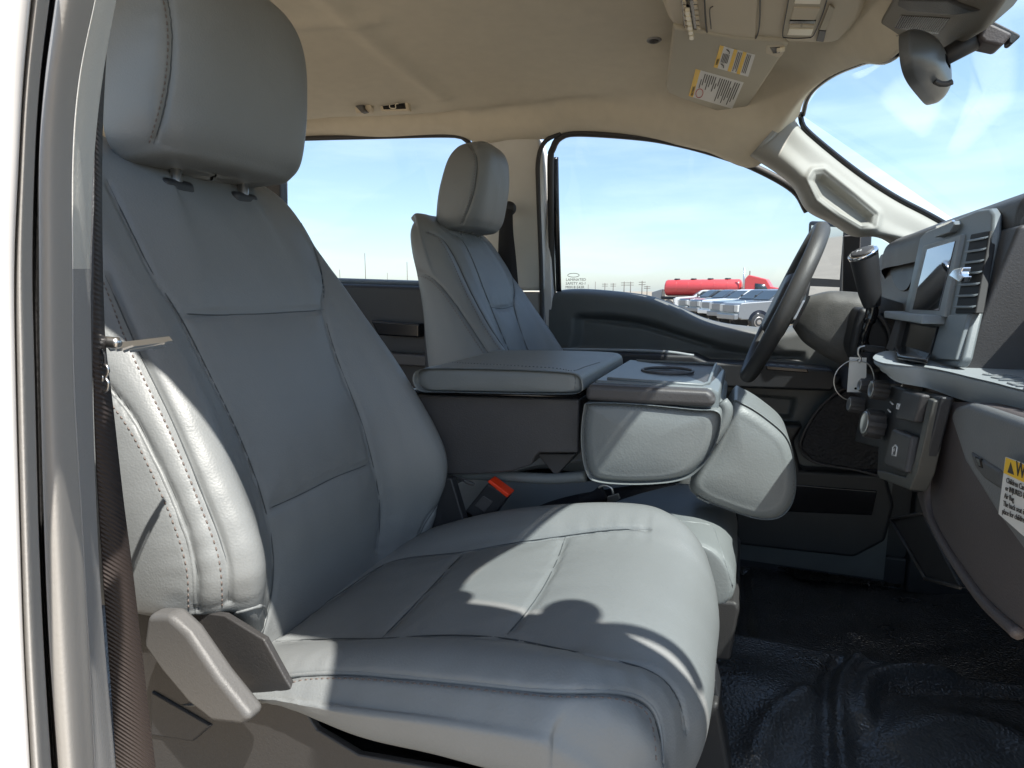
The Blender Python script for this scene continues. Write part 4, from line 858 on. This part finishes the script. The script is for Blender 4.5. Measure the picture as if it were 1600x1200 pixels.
# sensor housing at the top of the windshield
sn = thing('sensor_housing', 'brown grey grilled housing at the top centre of the windshield above the mirror', 'sensor housing', loc=tuple(PZ(1430, 30, 2.27)))
so_ = [((1357, 66), 2.285), ((1364, 50), 2.29), ((1392, 0), 2.30), ((1420, -60), 2.31), ((1640, -60), 2.15), ((1572, -4), 2.16), ((1534, 52), 2.185), ((1500, 72), 2.20), ((1465, 86), 2.215), ((1418, 80), 2.245)]
Ps = [PZ(*p, z - .022) for p, z in so_]
def plane_fit(P): c = np.mean(P, 0); u_, s_, v_ = np.linalg.svd(np.array(P) - c); return c, v_[2]
c_, nn = plane_fit(Ps); nn = nn if nn[2] < 0 else -nn
PP = lambda u, v, lift=0: CAM + ray(u, v) * (((c_ + nn * lift - CAM) @ nn) / (ray(u, v) @ nn))
HB = mat('housing_plastic', (.14, .13, .11), .55, bump=.0005, bscale=450, var=.06)
MB().prism([PP(*p) for p, z in so_], tuple(-nn * .05)).build('housing_shell', HB, sn, bevel=.008, seg=4)
def grille_(px, n, m=BLACKG):
    g = MB().prism([PP(u, v, .001) for u, v in px], tuple(-nn * .004)).build('grille_recess', m, sn, bevel=.001)
    a, b, c, d = [A(*p) for p in px]
    for i in range(n):
        t0, t1 = (i + .15) / n, (i + .62) / n; f_ = lambda t, w: (a * (1 - t) + b * t) * (1 - w) + (d * (1 - t) + c * t) * w
        MB().prism([PP(*f_(t0, .06), .0022), PP(*f_(t1, .06), .0022), PP(*f_(t1, .94), .0022), PP(*f_(t0, .94), .0022)], tuple(-nn * .002)).build('grille_bar', TRIMG, g, smooth=False)
grille_([(1407, 24), (1484, 29), (1466, 54), (1396, 44)], 22)
grille_([(1381, 52), (1418, 58), (1418, 69), (1374, 63)], 8, BLACKG)
MB().prism([PP(u, v, .004) for u, v in [(1402, -2), (1478, 0), (1530, 20), (1490, 26), (1420, 20), (1400, 10)]], tuple(-nn * .01)).build('sensor_bulge', DARK, sn, bevel=.006)
# rear view mirror
rm = thing('rear_view_mirror', 'dark grey interior mirror hanging on its arm from the windshield', 'mirror', loc=tuple(PY(1500, 75, 1.16)))
mcn = PY(1444, 108, 1.16); rz = Matrix.Rotation(R(-22), 3, 'Z') @ Matrix.Rotation(R(-8), 3, 'Y')
rows = []
for x, sc in [(-.012, .965), (-.011, .99), (-.004, 1.0), (.004, .985), (.016, .84), (.026, .58), (.030, .2)]:
    ring = []
    for a in np.linspace(0, 2 * math.pi, 41):
        cy, cz = math.cos(a), math.sin(a); y = .118 * sc * math.copysign(abs(cy) ** .5, cy); z = .036 * sc * math.copysign(abs(cz) ** .62, cz)
        ring.append(mcn + np.array(rz @ Vector((x, y, z))))
    rows.append(ring)
MB().grid(loft(rows, 120, 40)).build('mirror_shell', mat('mirror_shell_plastic', (.075, .078, .08), .38, bump=.0001, bscale=500), rm)
rg = rows[0]; MB().add([p * .995 + mcn * .005 for p in rg[:-1]], [tuple(range(40))]).build('mirror_glass', CHROME, rm, smooth=False)
tb = mcn + np.array(rz @ Vector((.0, -.03, -.036)))
MB().tube(cr([PY(1461, 127, 1.13), PY(1470, 131, 1.13), PY(1480, 131, 1.13), PY(1488, 128, 1.13)], 14), .0042, 10).build('dimming_tab', CHAR, rm)
MB().tube(cr([PY(1470, 92, 1.16), PY(1474, 90, 1.16)], 6), .006, 12).build('ball_joint', METAL, rm)
MB().tube([PY(1473, 90, 1.16), PY(1476, 89, 1.16), PY(1520, 65, 1.16), PY(1525, 62, 1.16)], [.010, .0135, .0145, .011], 18).build('arm', DARK, rm)
MB().tube([PY(1520, 65, 1.16), PY(1536, 58, 1.16)], .007, 12).build('arm_joint', CHAR, rm)
MB().prism([PY(u, v, 1.14) for u, v in [(1532, 48), (1538, 38), (1550, 36), (1584, 52), (1566, 72), (1538, 66), (1530, 58)]], (0, .04, 0)).build('mount_block', BROWN, rm, bevel=.006, seg=4)
MB().prism([PY(u, v, 1.15) for u, v in [(1545, 28), (1592, 52), (1596, 56), (1582, 69), (1576, 68), (1576, 58), (1540, 38)]], (0, .02, 0)).build('windshield_bracket', DARK, rm, bevel=.003)
# ============================================================ CENTRE SEAT folded down as console
def pillow(name, px, Yn, Yf, r, m, parent, n=120, bulge=.012, tilt=None):
    """soft cushion block: outline in the vehicle's side plane, rounded over to both faces"""
    O = cr([PY(u, v, Yn) for u, v in px], n, True); c = O.mean(0); O2 = O.copy()
    d = np.linalg.norm(O - c, axis=1); rings = []
    k = (d.mean() - r) / d.mean()
    for f in (0, .25, .5, .7, .85): rings.append(c + (O - c) * f * k + A(0, -bulge * (1 - f ** 2.5), 0))
    for a in np.linspace(0, math.pi / 2, 6): rings.append(c + (O - c) * (k + (1 - k) * math.sin(a)) + A(0, r * (1 - math.cos(a)), 0))
    D_ = Yf - Yn
    for a in np.linspace(math.pi / 2, 0, 6): rings.append(c + (O - c) * (k + (1 - k) * math.sin(a)) + A(0, D_ - r * (1 - math.cos(a)), 0))
    rings.append(c + (O - c) * .5 + A(0, D_, 0)); rings.append(c + (O - c) * .01 + A(0, D_, 0))
    G = np.array(rings); G = np.concatenate([G, G[:, :1]], 1)
    if tilt: 
        G[..., 1] += (G[..., 0] - c[0]) * tilt
    G = crk(G, 70); return MB().grid(G).build(name, m, parent), G
cs = thing('folding_console', 'folded down grey centre console with armrest lid, storage box and cup holder tray', 'console', loc=(-.25, 1.14, 1.15))
cu_prof = [(-.62, 1.34), (-.30, 1.375), (-.10, 1.392), (-.045, 1.388), (-.012, 1.372), (.008, 1.34), (.010, 1.305), (-.01, 1.285), (-.10, 1.28), (-.62, 1.25)]
O = cr([A(x, 0, z) for x, z in cu_prof], 120, True); c = O.mean(0); rings = []
for f, y in [(.02, 1.0), (.6, .998), (.93, .999), (.985, 1.004), (1, 1.018), (1, 1.06), (1.005, 1.15), (1, 1.25), (1, 1.29), (.985, 1.302), (.93, 1.308), (.3, 1.31)]: rings.append([c + (p - c) * f + A(0, y, 0) for p in O] + [c + (O[0] - c) * f + A(0, y, 0)])
G = crk(np.array(rings), 60)
bq = bvh_of(G); sm = [cast(bq, s, 50) for s in [[(1040, 812), (1075, 815), (1112, 822), (1124, 850), (1140, 900), (1148, 930)], [(1075, 770), (1110, 782), (1140, 812), (1152, 870), (1152, 925)]]]
cc_o = MB().grid(G).build('lower_cushion', VINYLL, cs); stitches(sm[:1], cc_o, STITCHB); welt(sm[0], cc_o, VINYLL, .002)
MB().prism([A(-.12, 1.0, 1.285), A(.014, 1.0, 1.296), A(.020, 1.0, 1.285), A(.010, 1.0, 1.19), A(-.12, 1.0, 1.17)], (0, .30, 0)).build('front_cover', SHIELD, cs, bevel=.012, seg=4)
MB().box((-.33, 1.15, 1.08), (.45, .26, .22)).build('seat_pan', DARK, cs, bevel=.02)
# storage box and armrest lid
MB().prism([PY(u, v, .965) for u, v in [(640, 617), (905, 624), (903, 708), (842, 708), (835, 714), (830, 727), (800, 737), (740, 742), (640, 742)]], (0, .32, 0)).build('storage_box', CHAR, cs, bevel=.004)
MB().prism([PY(u, v, .972) for u, v in [(640, 609), (905, 616), (905, 625), (640, 619)]], (0, .31, 0)).build('box_lip', BLACKG, cs)
MB().prism([PY(u, v, 1.0) for u, v in [(838, 709), (900, 709), (868, 745)]], (0, .2, 0)).build('hinge_bracket', CHAR, cs, bevel=.003)
lid_px = [(655, 578), (690, 575), (800, 577), (880, 581), (905, 586), (911, 600), (906, 613), (860, 615), (700, 612), (660, 610), (648, 594)]
lid, Gl = pillow('armrest_lid', lid_px, .945, 1.285, .016, VINYLL, cs, bulge=.003)
bl = bvh_of(Gl); stitches([cast(bl, [(893, 584), (899, 592), (897, 612)], 30), cast(bl, [(700, 566), (860, 575), (893, 580), (915, 573), (938, 566)], 40)], lid, STITCHB)
MB().lathe(PY(930, 574, 1.18) + A(0, 0, .0), (0, 0, 1), [(-.02, .034), (.0, .034), (.004, .031), (.003, .0)], 40).build('latch_pad', LEDGE, cs)
# cup holder tray
zt = PY(1115, 606, .945)[2]; x0t = PY(914, 600, .945)[0]; x1t = PY(1117, 606, .945)[0]
tp_ = MB().prism([A(x0t + .012, .96, zt), A(x1t - .004, .955, zt - .002), A(x1t + .006, .965, zt - .012), A(x1t + .006, 1.27, zt - .012), A(x1t - .004, 1.28, zt - .002), A(x0t + .012, 1.28, zt)], (0, 0, -.035)).build('cup_tray', BEZEL, cs)
cp = MB().lathe(A((x0t + x1t) / 2 + .01, 1.12, zt + .02), (0, 0, -1), [(0, .044), (.045, .040)], 48).build('tmp', DARK); cut(tp_, cp)
md = tp_.modifiers.new('b', 'BEVEL'); md.width = .004; md.segments = 3; md.limit_method = 'ANGLE'
MB().tube([A((x0t + x1t) / 2 + .01 + .0445 * math.cos(a), 1.12 + .0445 * math.sin(a), zt + .0005) for a in np.linspace(0, 2 * math.pi, 60)], .0028, 8).build('cup_ring', CHAR, cs)
MB().tube([A(x0t + .03, .975, zt + .001), A(x1t - .02, .972, zt - .001), A(x1t - .012, 1.0, zt - .001), A(x1t - .012, 1.26, zt), A(x0t + .03, 1.265, zt)], .003, 8).build('tray_rim', BEZEL, cs)
MB().prism([PY(u, v, .935) for u, v in [(916, 601), (1104, 610), (1115, 616), (1119, 634), (1108, 637), (1000, 632), (913, 626)]], (0, .35, 0)).build('tray_body', CHAR, cs, bevel=.009, seg=4)
# folded backrest pad and folded headrest
bol_px = [(912, 640), (922, 630), (1000, 632), (1085, 640), (1118, 642), (1127, 655), (1120, 690), (1098, 728), (1065, 750), (1000, 757), (935, 753), (916, 738), (908, 690)]
bo, Gbo = pillow('folded_backrest_pad', bol_px, .935, 1.285, .022, VINYLL, cs, bulge=.005)
bb = bvh_of(Gbo); stitches([cast(bb, [(920, 634), (913, 680), (917, 715), (926, 750)], 50), cast(bb, [(921, 634), (1000, 638), (1090, 645)], 40)], bo, STITCHB)
hr_px = [(1142, 632), (1160, 632), (1196, 655), (1232, 690), (1245, 738), (1243, 785), (1222, 814), (1185, 816), (1130, 796), (1088, 775), (1078, 752), (1110, 700)]
hr, Ghr = pillow('folded_headrest', hr_px, 1.10, 1.30, .024, VINYLL, cs, bulge=.006, tilt=.15)
bh = bvh_of(Ghr); sl_ = [cast(bh, [(1084, 768), (1130, 790), (1185, 810), (1222, 806), (1238, 780), (1240, 745)], 60)]; stitches(sl_, hr, STITCHB); welt(cast(bh, [(1082, 772), (1130, 795), (1185, 814), (1224, 810), (1242, 782), (1244, 745)], 60), hr, VINYLL, .002)
MB().prism([PY(u, v, 1.0) for u, v in [(1118, 650), (1132, 654), (1128, 680), (1096, 722), (1085, 720), (1110, 690)]], (0, .2, 0)).build('hinge_cover', BROWN, cs, bevel=.006)
MB().tube(cr([PY(1128, 628, .99), PY(1135, 640, .99), PY(1128, 665, .99), PY(1112, 690, .99)], 20), .010, 10).build('strap_loop', VINYLL, cs)
# padded seat back edge under the box
MB().tube(cr([PY(700, 740, 1.0), PY(790, 744, 1.0), PY(860, 748, 1.0), PY(915, 744, 1.0)], 30), .010, 10).build('pad_edge', VINYLL, cs)
# belts
ctb = thing('centre_belt', 'black lap belt with grey latch plate lying across the centre seat cushion', 'seat belt', 'seat belts', tuple(PY(900, 770, 1.05)))
def ribbon(name, L_, R_, m, parent, th=.0016, n=60):
    a, b = cr(L_, n), cr(R_, n); G = np.array([a, a * .5 + b * .5, b]); return MB().grid(G).build(name, m, parent, solid=th)
ribbon('webbing', [PY(826, 798, .99), PY(862, 783, 1.02), (PY(905, 772, 1.03)), PY(945, 765, 1.04), PY(1000, 757, 1.06), PY(1050, 752, 1.10)], [PY(836, 806, .99), PY(870, 797, 1.01), PY(912, 790, 1.02), PY(952, 786, 1.03), PY(1004, 770, 1.05), PY(1056, 757, 1.09)], WEBB, ctb)
ribbon('belt_fold', [PY(905, 773, 1.01), PY(925, 768, 1.0), PY(938, 758, .99)], [PY(907, 792, 1.01), PY(932, 788, 1.0), PY(948, 778, .99)], WEBB, ctb, .006)
lp = MB().prism([PY(u, v, .985) for u, v in [(949, 776), (966, 771), (969, 779), (956, 790), (948, 788)]], (0, .004, 0)).build('latch_plate', METAL, ctb, bevel=.001)
MB().tube(cr([PY(935, 762, .985), PY(944, 758, .985), (PY(955, 762, .985)), PY(958, 772, .985)], 20), .0022, 8).build('latch_wire', METAL, ctb)
bk = thing('belt_buckle', 'black seat belt buckle with red button between the passenger and centre seats', 'buckle', loc=tuple(PY(755, 780, .95)))
MB().prism([PY(u, v, .955) for u, v in [(726, 799), (762, 755), (795, 775), (766, 814), (748, 816)]], (0, .022, 0)).build('buckle_body', DARK, bk, bevel=.004, seg=4)
MB().prism([PY(u, v, .952) for u, v in [(761, 753), (765, 750), (796, 773), (792, 778)]], (0, .026, 0)).build('release_button', RED, bk, bevel=.0015)
MB().prism([PY(u, v, .9535) for u, v in [(741, 790), (755, 775), (770, 784), (757, 801)]], (0, .002, 0)).build('button_inset', CHAR, bk, bevel=.001)
MB().prism([PY(u, v, .96) for u, v in [(728, 797), (750, 815), (735, 850), (700, 850)]], (0, .008, 0)).build('buckle_stalk', BLACKG, bk, bevel=.002)
MB().prism([PY(u, v, .93) for u, v in [(680, 745), (705, 748), (728, 825), (700, 860), (620, 890), (640, 820)]], (0, .02, 0)).build('buckle_bracket', DARK, passenger, bevel=.003)
MB().tube(cr([PY(710, 744, .96), PY(735, 752, .95), (PY(742, 757, .95)), PY(733, 757, .95), PY(715, 746, .96)], 24), .0014, 6).build('wire_loop', CHAR, cs)

# passenger belt hanging at the near pillar
pb = thing('passenger_belt', 'dark brown seat belt hanging beside the passenger seat with its metal latch plate', 'seat belt', 'seat belts', tuple(PY(160, 540, .33)))
YB = .30
Lb = [PY(u, v, YB) for u, v in [(150, 60), (141, 200), (140, 330), (141, 450), (146, 560), (150, 700), (158, 850), (168, 1000), (182, 1200), (190, 1320)]]
Rb = [PY(u, v, YB + .02) for u, v in [(166, 60), (159, 200), (158, 330), (160, 450), (164, 540), (176, 640), (192, 780), (208, 900), (222, 1020), (243, 1200), (256, 1320)]]
ribbon('webbing', Lb, Rb, WEB, pb, .0014, 120)
lz = PY(195, 535, .36)
tong = MB()
pa = [PY(146, 534, .325), PY(160, 527, .34), PY(190, 526, .35), PY(245, 531, .375)]
X0, X1 = pa[0][0], pa[3][0]; zz = lz[2] - .001
ln_ = X1 - X0
pl_ = MB(); dz_ = A(0, 0, .0022)
for (a, b, c, d) in [(0, .62, .335, .392), (.62, .72, .340, .386), (.95, 1, .350, .380), (.72, .95, .345, .354), (.72, .95, .372, .383)]:
    pl_.prism([A(X0 + ln_ * a, c, zz - .006 * a), A(X0 + ln_ * b, c, zz - .006 * b), A(X0 + ln_ * b, d, zz - .006 * b + .002), A(X0 + ln_ * a, d, zz - .006 * a + .002)], dz_)
pl_.build('latch_plate', METAL, pb, smooth=False)
MB().tube(cr([A(X0 - .004, .325, zz + .003), A(X0 + .012, .322, zz + .005), A(X0 + .026, .328, zz + .004)], 16), [.003] + [.0045] * 14 + [.002], 10).build('plate_grip', METAL, pb)
MB().tube(cr([PY(u, v, .31) for u, v in [(159, 571), (154, 574), (156, 586), (161, 590), (157, 600), (160, 611), (167, 609), (169, 598), (165, 590), (169, 580), (166, 571), (159, 571)]], 50), .0012, 6).build('clip', METAL, pb)
MB().tube(cr([PY(u, v, .312) for u, v in [(145, 542), (150, 556), (160, 572)]], 14), .0012, 6).build('clip_cord', DARK, pb)
MB().tube(cr([PY(u, v, .312) for u, v in [(150, 540), (162, 552), (165, 572)]], 14), .0012, 6).build('clip_cord', DARK, pb)
db = thing('driver_belt', 'black seat belt hanging from its round anchor behind the driver headrest', 'seat belt', 'seat belts', tuple(PY(797, 325, 1.90)))
MB().lathe(PY(797, 326, 1.915), (0, -1, 0), [(0, .022), (.012, .022), (.016, .016), (.016, .006)], 30).build('anchor', DARK, db)
ribbon('webbing', [PY(785, 325, 1.89), PY(780, 360, 1.88), PY(778, 400, 1.86), PY(775, 470, 1.84)], [PY(801, 328, 1.89), PY(802, 362, 1.88), PY(806, 400, 1.86), PY(812, 470, 1.84)], WEBB, db)
# crumpled protective film on the sill behind the floor mat
xs = np.linspace(0, 1, 120); ys = np.linspace(0, 1, 40)
c4 = [PZ(1180, 866, .915), PZ(1420, 890, .915), PZ(1440, 920, .915), PZ(1250, 905, .915)]
G = np.array([[(c4[0] * (1 - a) + c4[1] * a) * (1 - b) + (c4[3] * (1 - a) + c4[2] * a) * b for a in xs] for b in ys])
h = np.zeros(G.shape[:2])
for k in range(26):
    a = rng.rand() * 3.1; fr_ = rng.uniform(12, 70); ph = rng.rand() * 6; h += np.abs(np.sin((xs[None] * math.cos(a) * 3 + ys[:, None] * math.sin(a)) * fr_ + ph)) * rng.uniform(.2, 1)
G[..., 2] += (h - h.mean()) * .0018
film2 = MB().grid(G).build('protective_film', mat('crumpled_film', (.035, .033, .03), .3, spec=.6), None)
meta(film2, 'crumpled glossy dark protective film lying on the floor below the driver door', 'plastic film')
# ============================================================ OUTSIDE
gm = mat('ground_sand', (.34, .275, .20), .95, bump=.02, bscale=6, var=.15, vscale=.3)
n = 60; g_ = np.linspace(-1, 1, n); g_ = np.sign(g_) * np.abs(g_) ** 3 * 3500
MB().grid(np.stack(np.meshgrid(g_, g_) + [np.zeros((n, n))], -1)).build('ground', gm, None)['kind'] = 'structure'
# driver door mirror
dm = thing('door_mirror', 'tall black towing mirror outside the driver door, its glass reflecting blue sky', 'mirror', loc=tuple(PY(1300, 420, 2.25)))
mg = lambda u, v, o=0: PX(u, v, .335) + A(o, 0, 0)
YM = 2.30
q = lambda u, v, y=YM: PY(u, v, 2.52 - (u - 1256) / 70 * .22 + (y - YM))
MB().prism([q(1262, 345), q(1326, 350), q(1322, 480), q(1256, 474)], (.08, .05, 0)).build('mirror_housing', DARK, dm, bevel=.012)
SKYM = mat('mirror_glass', (.70, .76, .82), .03, metal=1)
MB().prism([q(1268, 352, YM - .004), q(1318, 356, YM - .004), q(1312, 437, YM - .004), q(1262, 434, YM - .004)], (.002, .003, 0)).build('main_glass', SKYM, dm, smooth=False)
MB().prism([q(1266, 447, YM - .004), q(1312, 449, YM - .004), q(1310, 474, YM - .004), q(1262, 470, YM - .004)], (.002, .003, 0)).build('convex_glass', SKYM, dm, smooth=False)
# unseen round disc on a bent arm, added to cast its shadow on the seat
fm = thing('shadow_caster', 'unseen round disc on a bent arm, added to cast a shadow on the passenger seat', 'mirror', loc=(.45, .3, 2.0))
def back(P, t): return A(*P) + np.array(SUN) * t
spot = lambda u, v: np.array(next(iter([bvC.ray_cast(Vector(CAM), Vector(ray(u, v)).normalized(), 3)[0]])))
bvC = bvh_of(cushion_grid(.705))
tt = .95
hc = back(spot(890, 962), tt)
MB().lathe(hc, tuple(SUN), [(-.008, .012), (-.004, .026), (.002, .030), (.006, .028)], 40).build('caster_disc', DARK, fm)
arm = [back(spot(u, v), tt) for u, v in [(905, 985), (940, 985), (990, 990), (1035, 1008), (1070, 1040), (1090, 1080)]]
MB().tube(cr(arm, 50), .0095, 10).build('caster_arm', DARK, fm)

# pickups parked in a row, noses to the left
PC = {n_: mat('paint_' + n_, c, .3, coat=.5) for n_, c in dict(silver=(.17, .18, .19), white=(.72, .72, .70), navy=(.03, .045, .07), black=(.03, .035, .04), navy2=(.05, .07, .10), pearl=(.66, .65, .62)).items()}
CARG = mat('car_window_glass', (.03, .045, .055), .3, spec=.8); TYRE = mat('tyre_rubber', (.03, .03, .03), .8); RIM = mat('wheel_rim', (.38, .35, .32), .35, metal=.8); LAMP = mat('lamp_glass', (.55, .55, .52), .15); GRL = mat('grille_grey', (.20, .20, .20), .4)
def pickup(color, loc, heading, label):
    r = thing('parked_pickup', label, 'pickup truck', 'pickups parked beyond the driver window', (0, 0, 0))
    m = PC[color]
    # local frame: nose at -x, length 6.2, width 2.0
    body = MB(); prof = [(0, .62), (.02, 1.18), (.10, 1.32), (.5, 1.36), (1.45, 1.42), (1.65, 1.44), (6.1, 1.44), (6.2, 1.4), (6.2, .62), (5.4, .55), (1.6, .52), (.2, .52)]
    body.prism([A(x, -1.0, z) for x, z in prof], (0, 2.0, 0)); body.build('body', m, r, bevel=.07, seg=3)
    cabp = [(1.55, 1.42), (2.25, 1.93), (2.5, 1.99), (4.2, 1.98), (4.45, 1.90), (4.5, 1.42)]
    MB().prism([A(x, -.88, z) for x, z in cabp], [A(x, .88, z) for x, z in cabp]).build('cab', m, r, bevel=.06, seg=3)
    MB().prism([A(1.60, -.80, 1.46), A(2.22, -.72, 1.90), A(2.22, .72, 1.90), A(1.60, .80, 1.46)], (-.03, 0, .02)).build('windscreen', CARG, r, bevel=.01)
    for s in (-1, 1):
        y = s * .89
        for P4 in ([(1.95, 1.48), (2.38, 1.86), (3.05, 1.88), (3.05, 1.48)], [(3.17, 1.48), (3.17, 1.88), (4.05, 1.86), (4.15, 1.48)]):
            MB().prism([A(x, y, z) for x, z in P4], (0, s * .012, 0)).build('window', CARG, r, bevel=.004)
        for xw in (1.05, 4.85):
            MB().lathe(A(xw, s * .985, .46), (0, s, 0), [(-.02, .53), (.020, .53)], 32).build('wheel_arch', BLACKG, r)
            w_ = MB().lathe(A(xw, s * .80, .42), (0, s, 0), [(0, .36), (.02, .41), (.20, .41), (.24, .36)], 32).build('wheel', TYRE, r)
            MB().lathe(A(xw, s * 1.03, .42), (0, s, 0), [(0, .25), (.012, .25), (.012, .21), (-.004, .18), (.02, .06)], 24).build('rim', RIM, w_)
        MB().box((.02, s * .80, 1.06), (.14, .36, .34)).build('headlight', LAMP, r, bevel=.03)
        MB().box((1.95, s * 1.16, 1.52), (.12, .18, .34)).build('side_mirror', DARK, r, bevel=.03)
    MB().box((-.01, 0, 1.04), (.10, 1.24, .36)).build('grille', GRL, r, bevel=.02)
    MB().box((-.08, 0, .66), (.22, 1.96, .26)).build('bumper', m if color in ('white', 'silver') else GRL, r, bevel=.05)
    r.location = loc; r.rotation_euler.z = heading
    return r
for (u, D, c, lab, hd_) in [(1140, 31.0, 'silver', 'silver grey parked pickup nearest the camera, right of the row beyond the driver window', 26),
                       (1121, 34.6, 'navy', 'dark blue parked pickup just left of the silver grey one', 26),
                       (1104, 38.4, 'white', 'white parked pickup third from the right, left of the dark blue one', 26),
                       (1084, 42.5, 'navy2', 'blue grey parked pickup between the black one and the white one', 26),
                       (1066, 46.5, 'black', 'black parked pickup beside the farthest white crew cab pickup', 26),
                       (1052, 56.0, 'pearl', 'farthest white crew cab pickup, seen side on at the left end of the row', 8)]:
    d = ray(u, 455); d = A(d[0], d[1], 0) / np.linalg.norm(d[:2]); P_ = d * D
    # left front corner of the nose appears at pixel u
    pickup(c, (P_[0], P_[1] + .9, -.08), R(hd_), lab)
# red tanker lorry far behind
TK = mat('tanker_red', (.60, .07, .07), .35, coat=.3)
tk_ = thing('tanker_lorry', 'long red tanker lorry with red cab parked behind the row of pickups', 'lorry')
d = ray(1040, 455); d = A(d[0], d[1], 0) / np.linalg.norm(d[:2]); a0 = d * 62
d = ray(1214, 455); d = A(d[0], d[1], 0) / np.linalg.norm(d[:2]); a1 = d * 60
L_ = np.linalg.norm(a1 - a0); ang = math.atan2(a1[1] - a0[1], a1[0] - a0[0]); tk_.location = (*a0[:2], 0)
lc = lambda x, y, z: a0 * A(1, 1, 0) + A(math.cos(ang) * x - math.sin(ang) * y, math.sin(ang) * x + math.cos(ang) * y, z)
sx = lambda x, y, z: lc(x, y, z)
dirv = lc(1, 0, 0) - lc(0, 0, 0); TL = L_ * .70
MB().lathe(lc(0, 0, 2.12), dirv, [(0, .5), (.1, .72), (.25, .78), (TL - .25, .78), (TL - .1, .72), (TL, .5)], 40).build('tank', TK, tk_)
for i in range(1, 6): MB().lathe(lc(TL * i / 6, 0, 2.12), dirv, [(-.02, .79), (.02, .79)], 36).build('tank_band', TK, tk_)
for i in range(4): MB().lathe(lc(TL * (i + .7) / 4.5, 0, 2.85), (0, 0, 1), [(0, .28), (.12, .28), (.16, .2)], 16).build('hatch', DARK, tk_)
MB().prism([sx(-.2, -.8, 1.0), sx(TL + 2, -.8, 1.0), sx(TL + 2, .8, 1.0), sx(-.2, .8, 1.0)], (0, 0, .3)).build('chassis', DARK, tk_)
cp_ = [(TL + .4, .9), (TL + .4, 2.9), (TL + .7, 3.25), (TL + 2.2, 2.85), (TL + 2.6, 2.2), (TL + 3.9, 1.95), (TL + 4.1, .9)]
MB().prism([lc(x, -1.0, z) for x, z in cp_], [lc(x, 1.0, z) for x, z in cp_]).build('cab', TK, tk_, bevel=.08)
MB().prism([lc(x, -1.03, z) for x, z in [(TL + 1.3, 1.9), (TL + 1.3, 2.5), (TL + 2.1, 2.4), (TL + 2.4, 1.9)]], tuple(lc(0, .05, 0) - lc(0, 0, 0))).build('cab_window', CARG, tk_)
MB().tube([lc(TL + .3, -.9, 1.2), lc(TL + .3, -.9, 3.9)], .07, 8).build('exhaust_stack', METAL, tk_)
MB().prism([lc(-1.2, -.6, .8), lc(-1.2, -.6, 1.7), lc(-.2, -.6, 2.0), lc(-.2, -.6, .8)], tuple(lc(0, 1.2, 0) - lc(0, 0, 0))).build('rear_cabinet', PC['silver'], tk_, bevel=.05)
for x in (.6, 1.8, TL - 1.2, TL - 2.4 + .0, TL + 3.3): MB().lathe(lc(x, -.95, .5), lc(0, -1, 0) - lc(0, 0, 0), [(0, .5), (.25, .5)], 24).build('wheel', TYRE, tk_)
# utility poles
POLE = mat('weathered_pole', (.16, .14, .12), .9)
D0 = 150
for u, vt, D, cross, lb in [(572, 400, 120, 0, 'tall bare mast seen left of the driver seat'), (637, 412, 120, 0, 'mast just left of the driver seat back'), (532, 424, 150, 0, 'short thin mast at the left end of the rear window view'), (606, 428, 170, 0, 'faint short mast between the two taller ones'),
                       (975, 441, 150, 1, 'leftmost utility pole with crossarms beyond the driver window'), (985, 441, 150, 1, 'second utility pole from the left beyond the driver window'), (1003, 440, 140, 1, 'third utility pole with crossarms beyond the driver window'), (1011, 447, 150, 1, 'short utility pole nearest the red tanker'), (945, 443, 160, 1, 'utility pole standing apart on the left beyond the driver window'), (958, 443, 165, 1, 'small utility pole between the lone left one and the main cluster'), (930, 441, 160, 0, 'thin bare mast left of the utility poles with crossarms'), (919, 445, 170, 0, 'shortest bare mast nearest the etched glass mark'), (1170, 427, 80, 0, 'thin mast rising behind the red tanker')]:
    d = ray(u, 455); d = A(d[0], d[1], 0) / np.linalg.norm(d[:2]) * D; h_ = 1.8 + D * (455 - vt) / FPX * 1.02
    po = thing('utility_pole', lb, 'pole', 'utility poles on the horizon', (d[0], d[1], 0))
    MB().tube([d, d + A(0, 0, h_)], .10 if cross else .07, 6).build('post', POLE, po)
    if cross:
        for k in (.93, .80): MB().box((d[0], d[1], h_ * k), (1.5, .14, .12)).build('crossarm', POLE, po)
# shed reflected and seen low beyond the mirror
sh_ = thing('metal_shed', 'small beige metal shed beyond the door mirror at the right', 'shed', loc=tuple(PZ(1300, 470, 0)))
d = ray(1312, 455); d = A(d[0], d[1], 0) / np.linalg.norm(d[:2]) * 70
MB().box((d[0], d[1], 1.0), (9, 6, 2.0)).build('wall', mat('shed_wall', (.5, .42, .28), .8, var=.1), sh_)
MB().prism([d + A(-4.7, -3.2, 2.0), d + A(4.7, -3.2, 2.0), d + A(0, -3.2, 3.4)], (0, 6.4, 0)).build('roof', mat('shed_roof', (.4, .36, .28), .6), sh_)
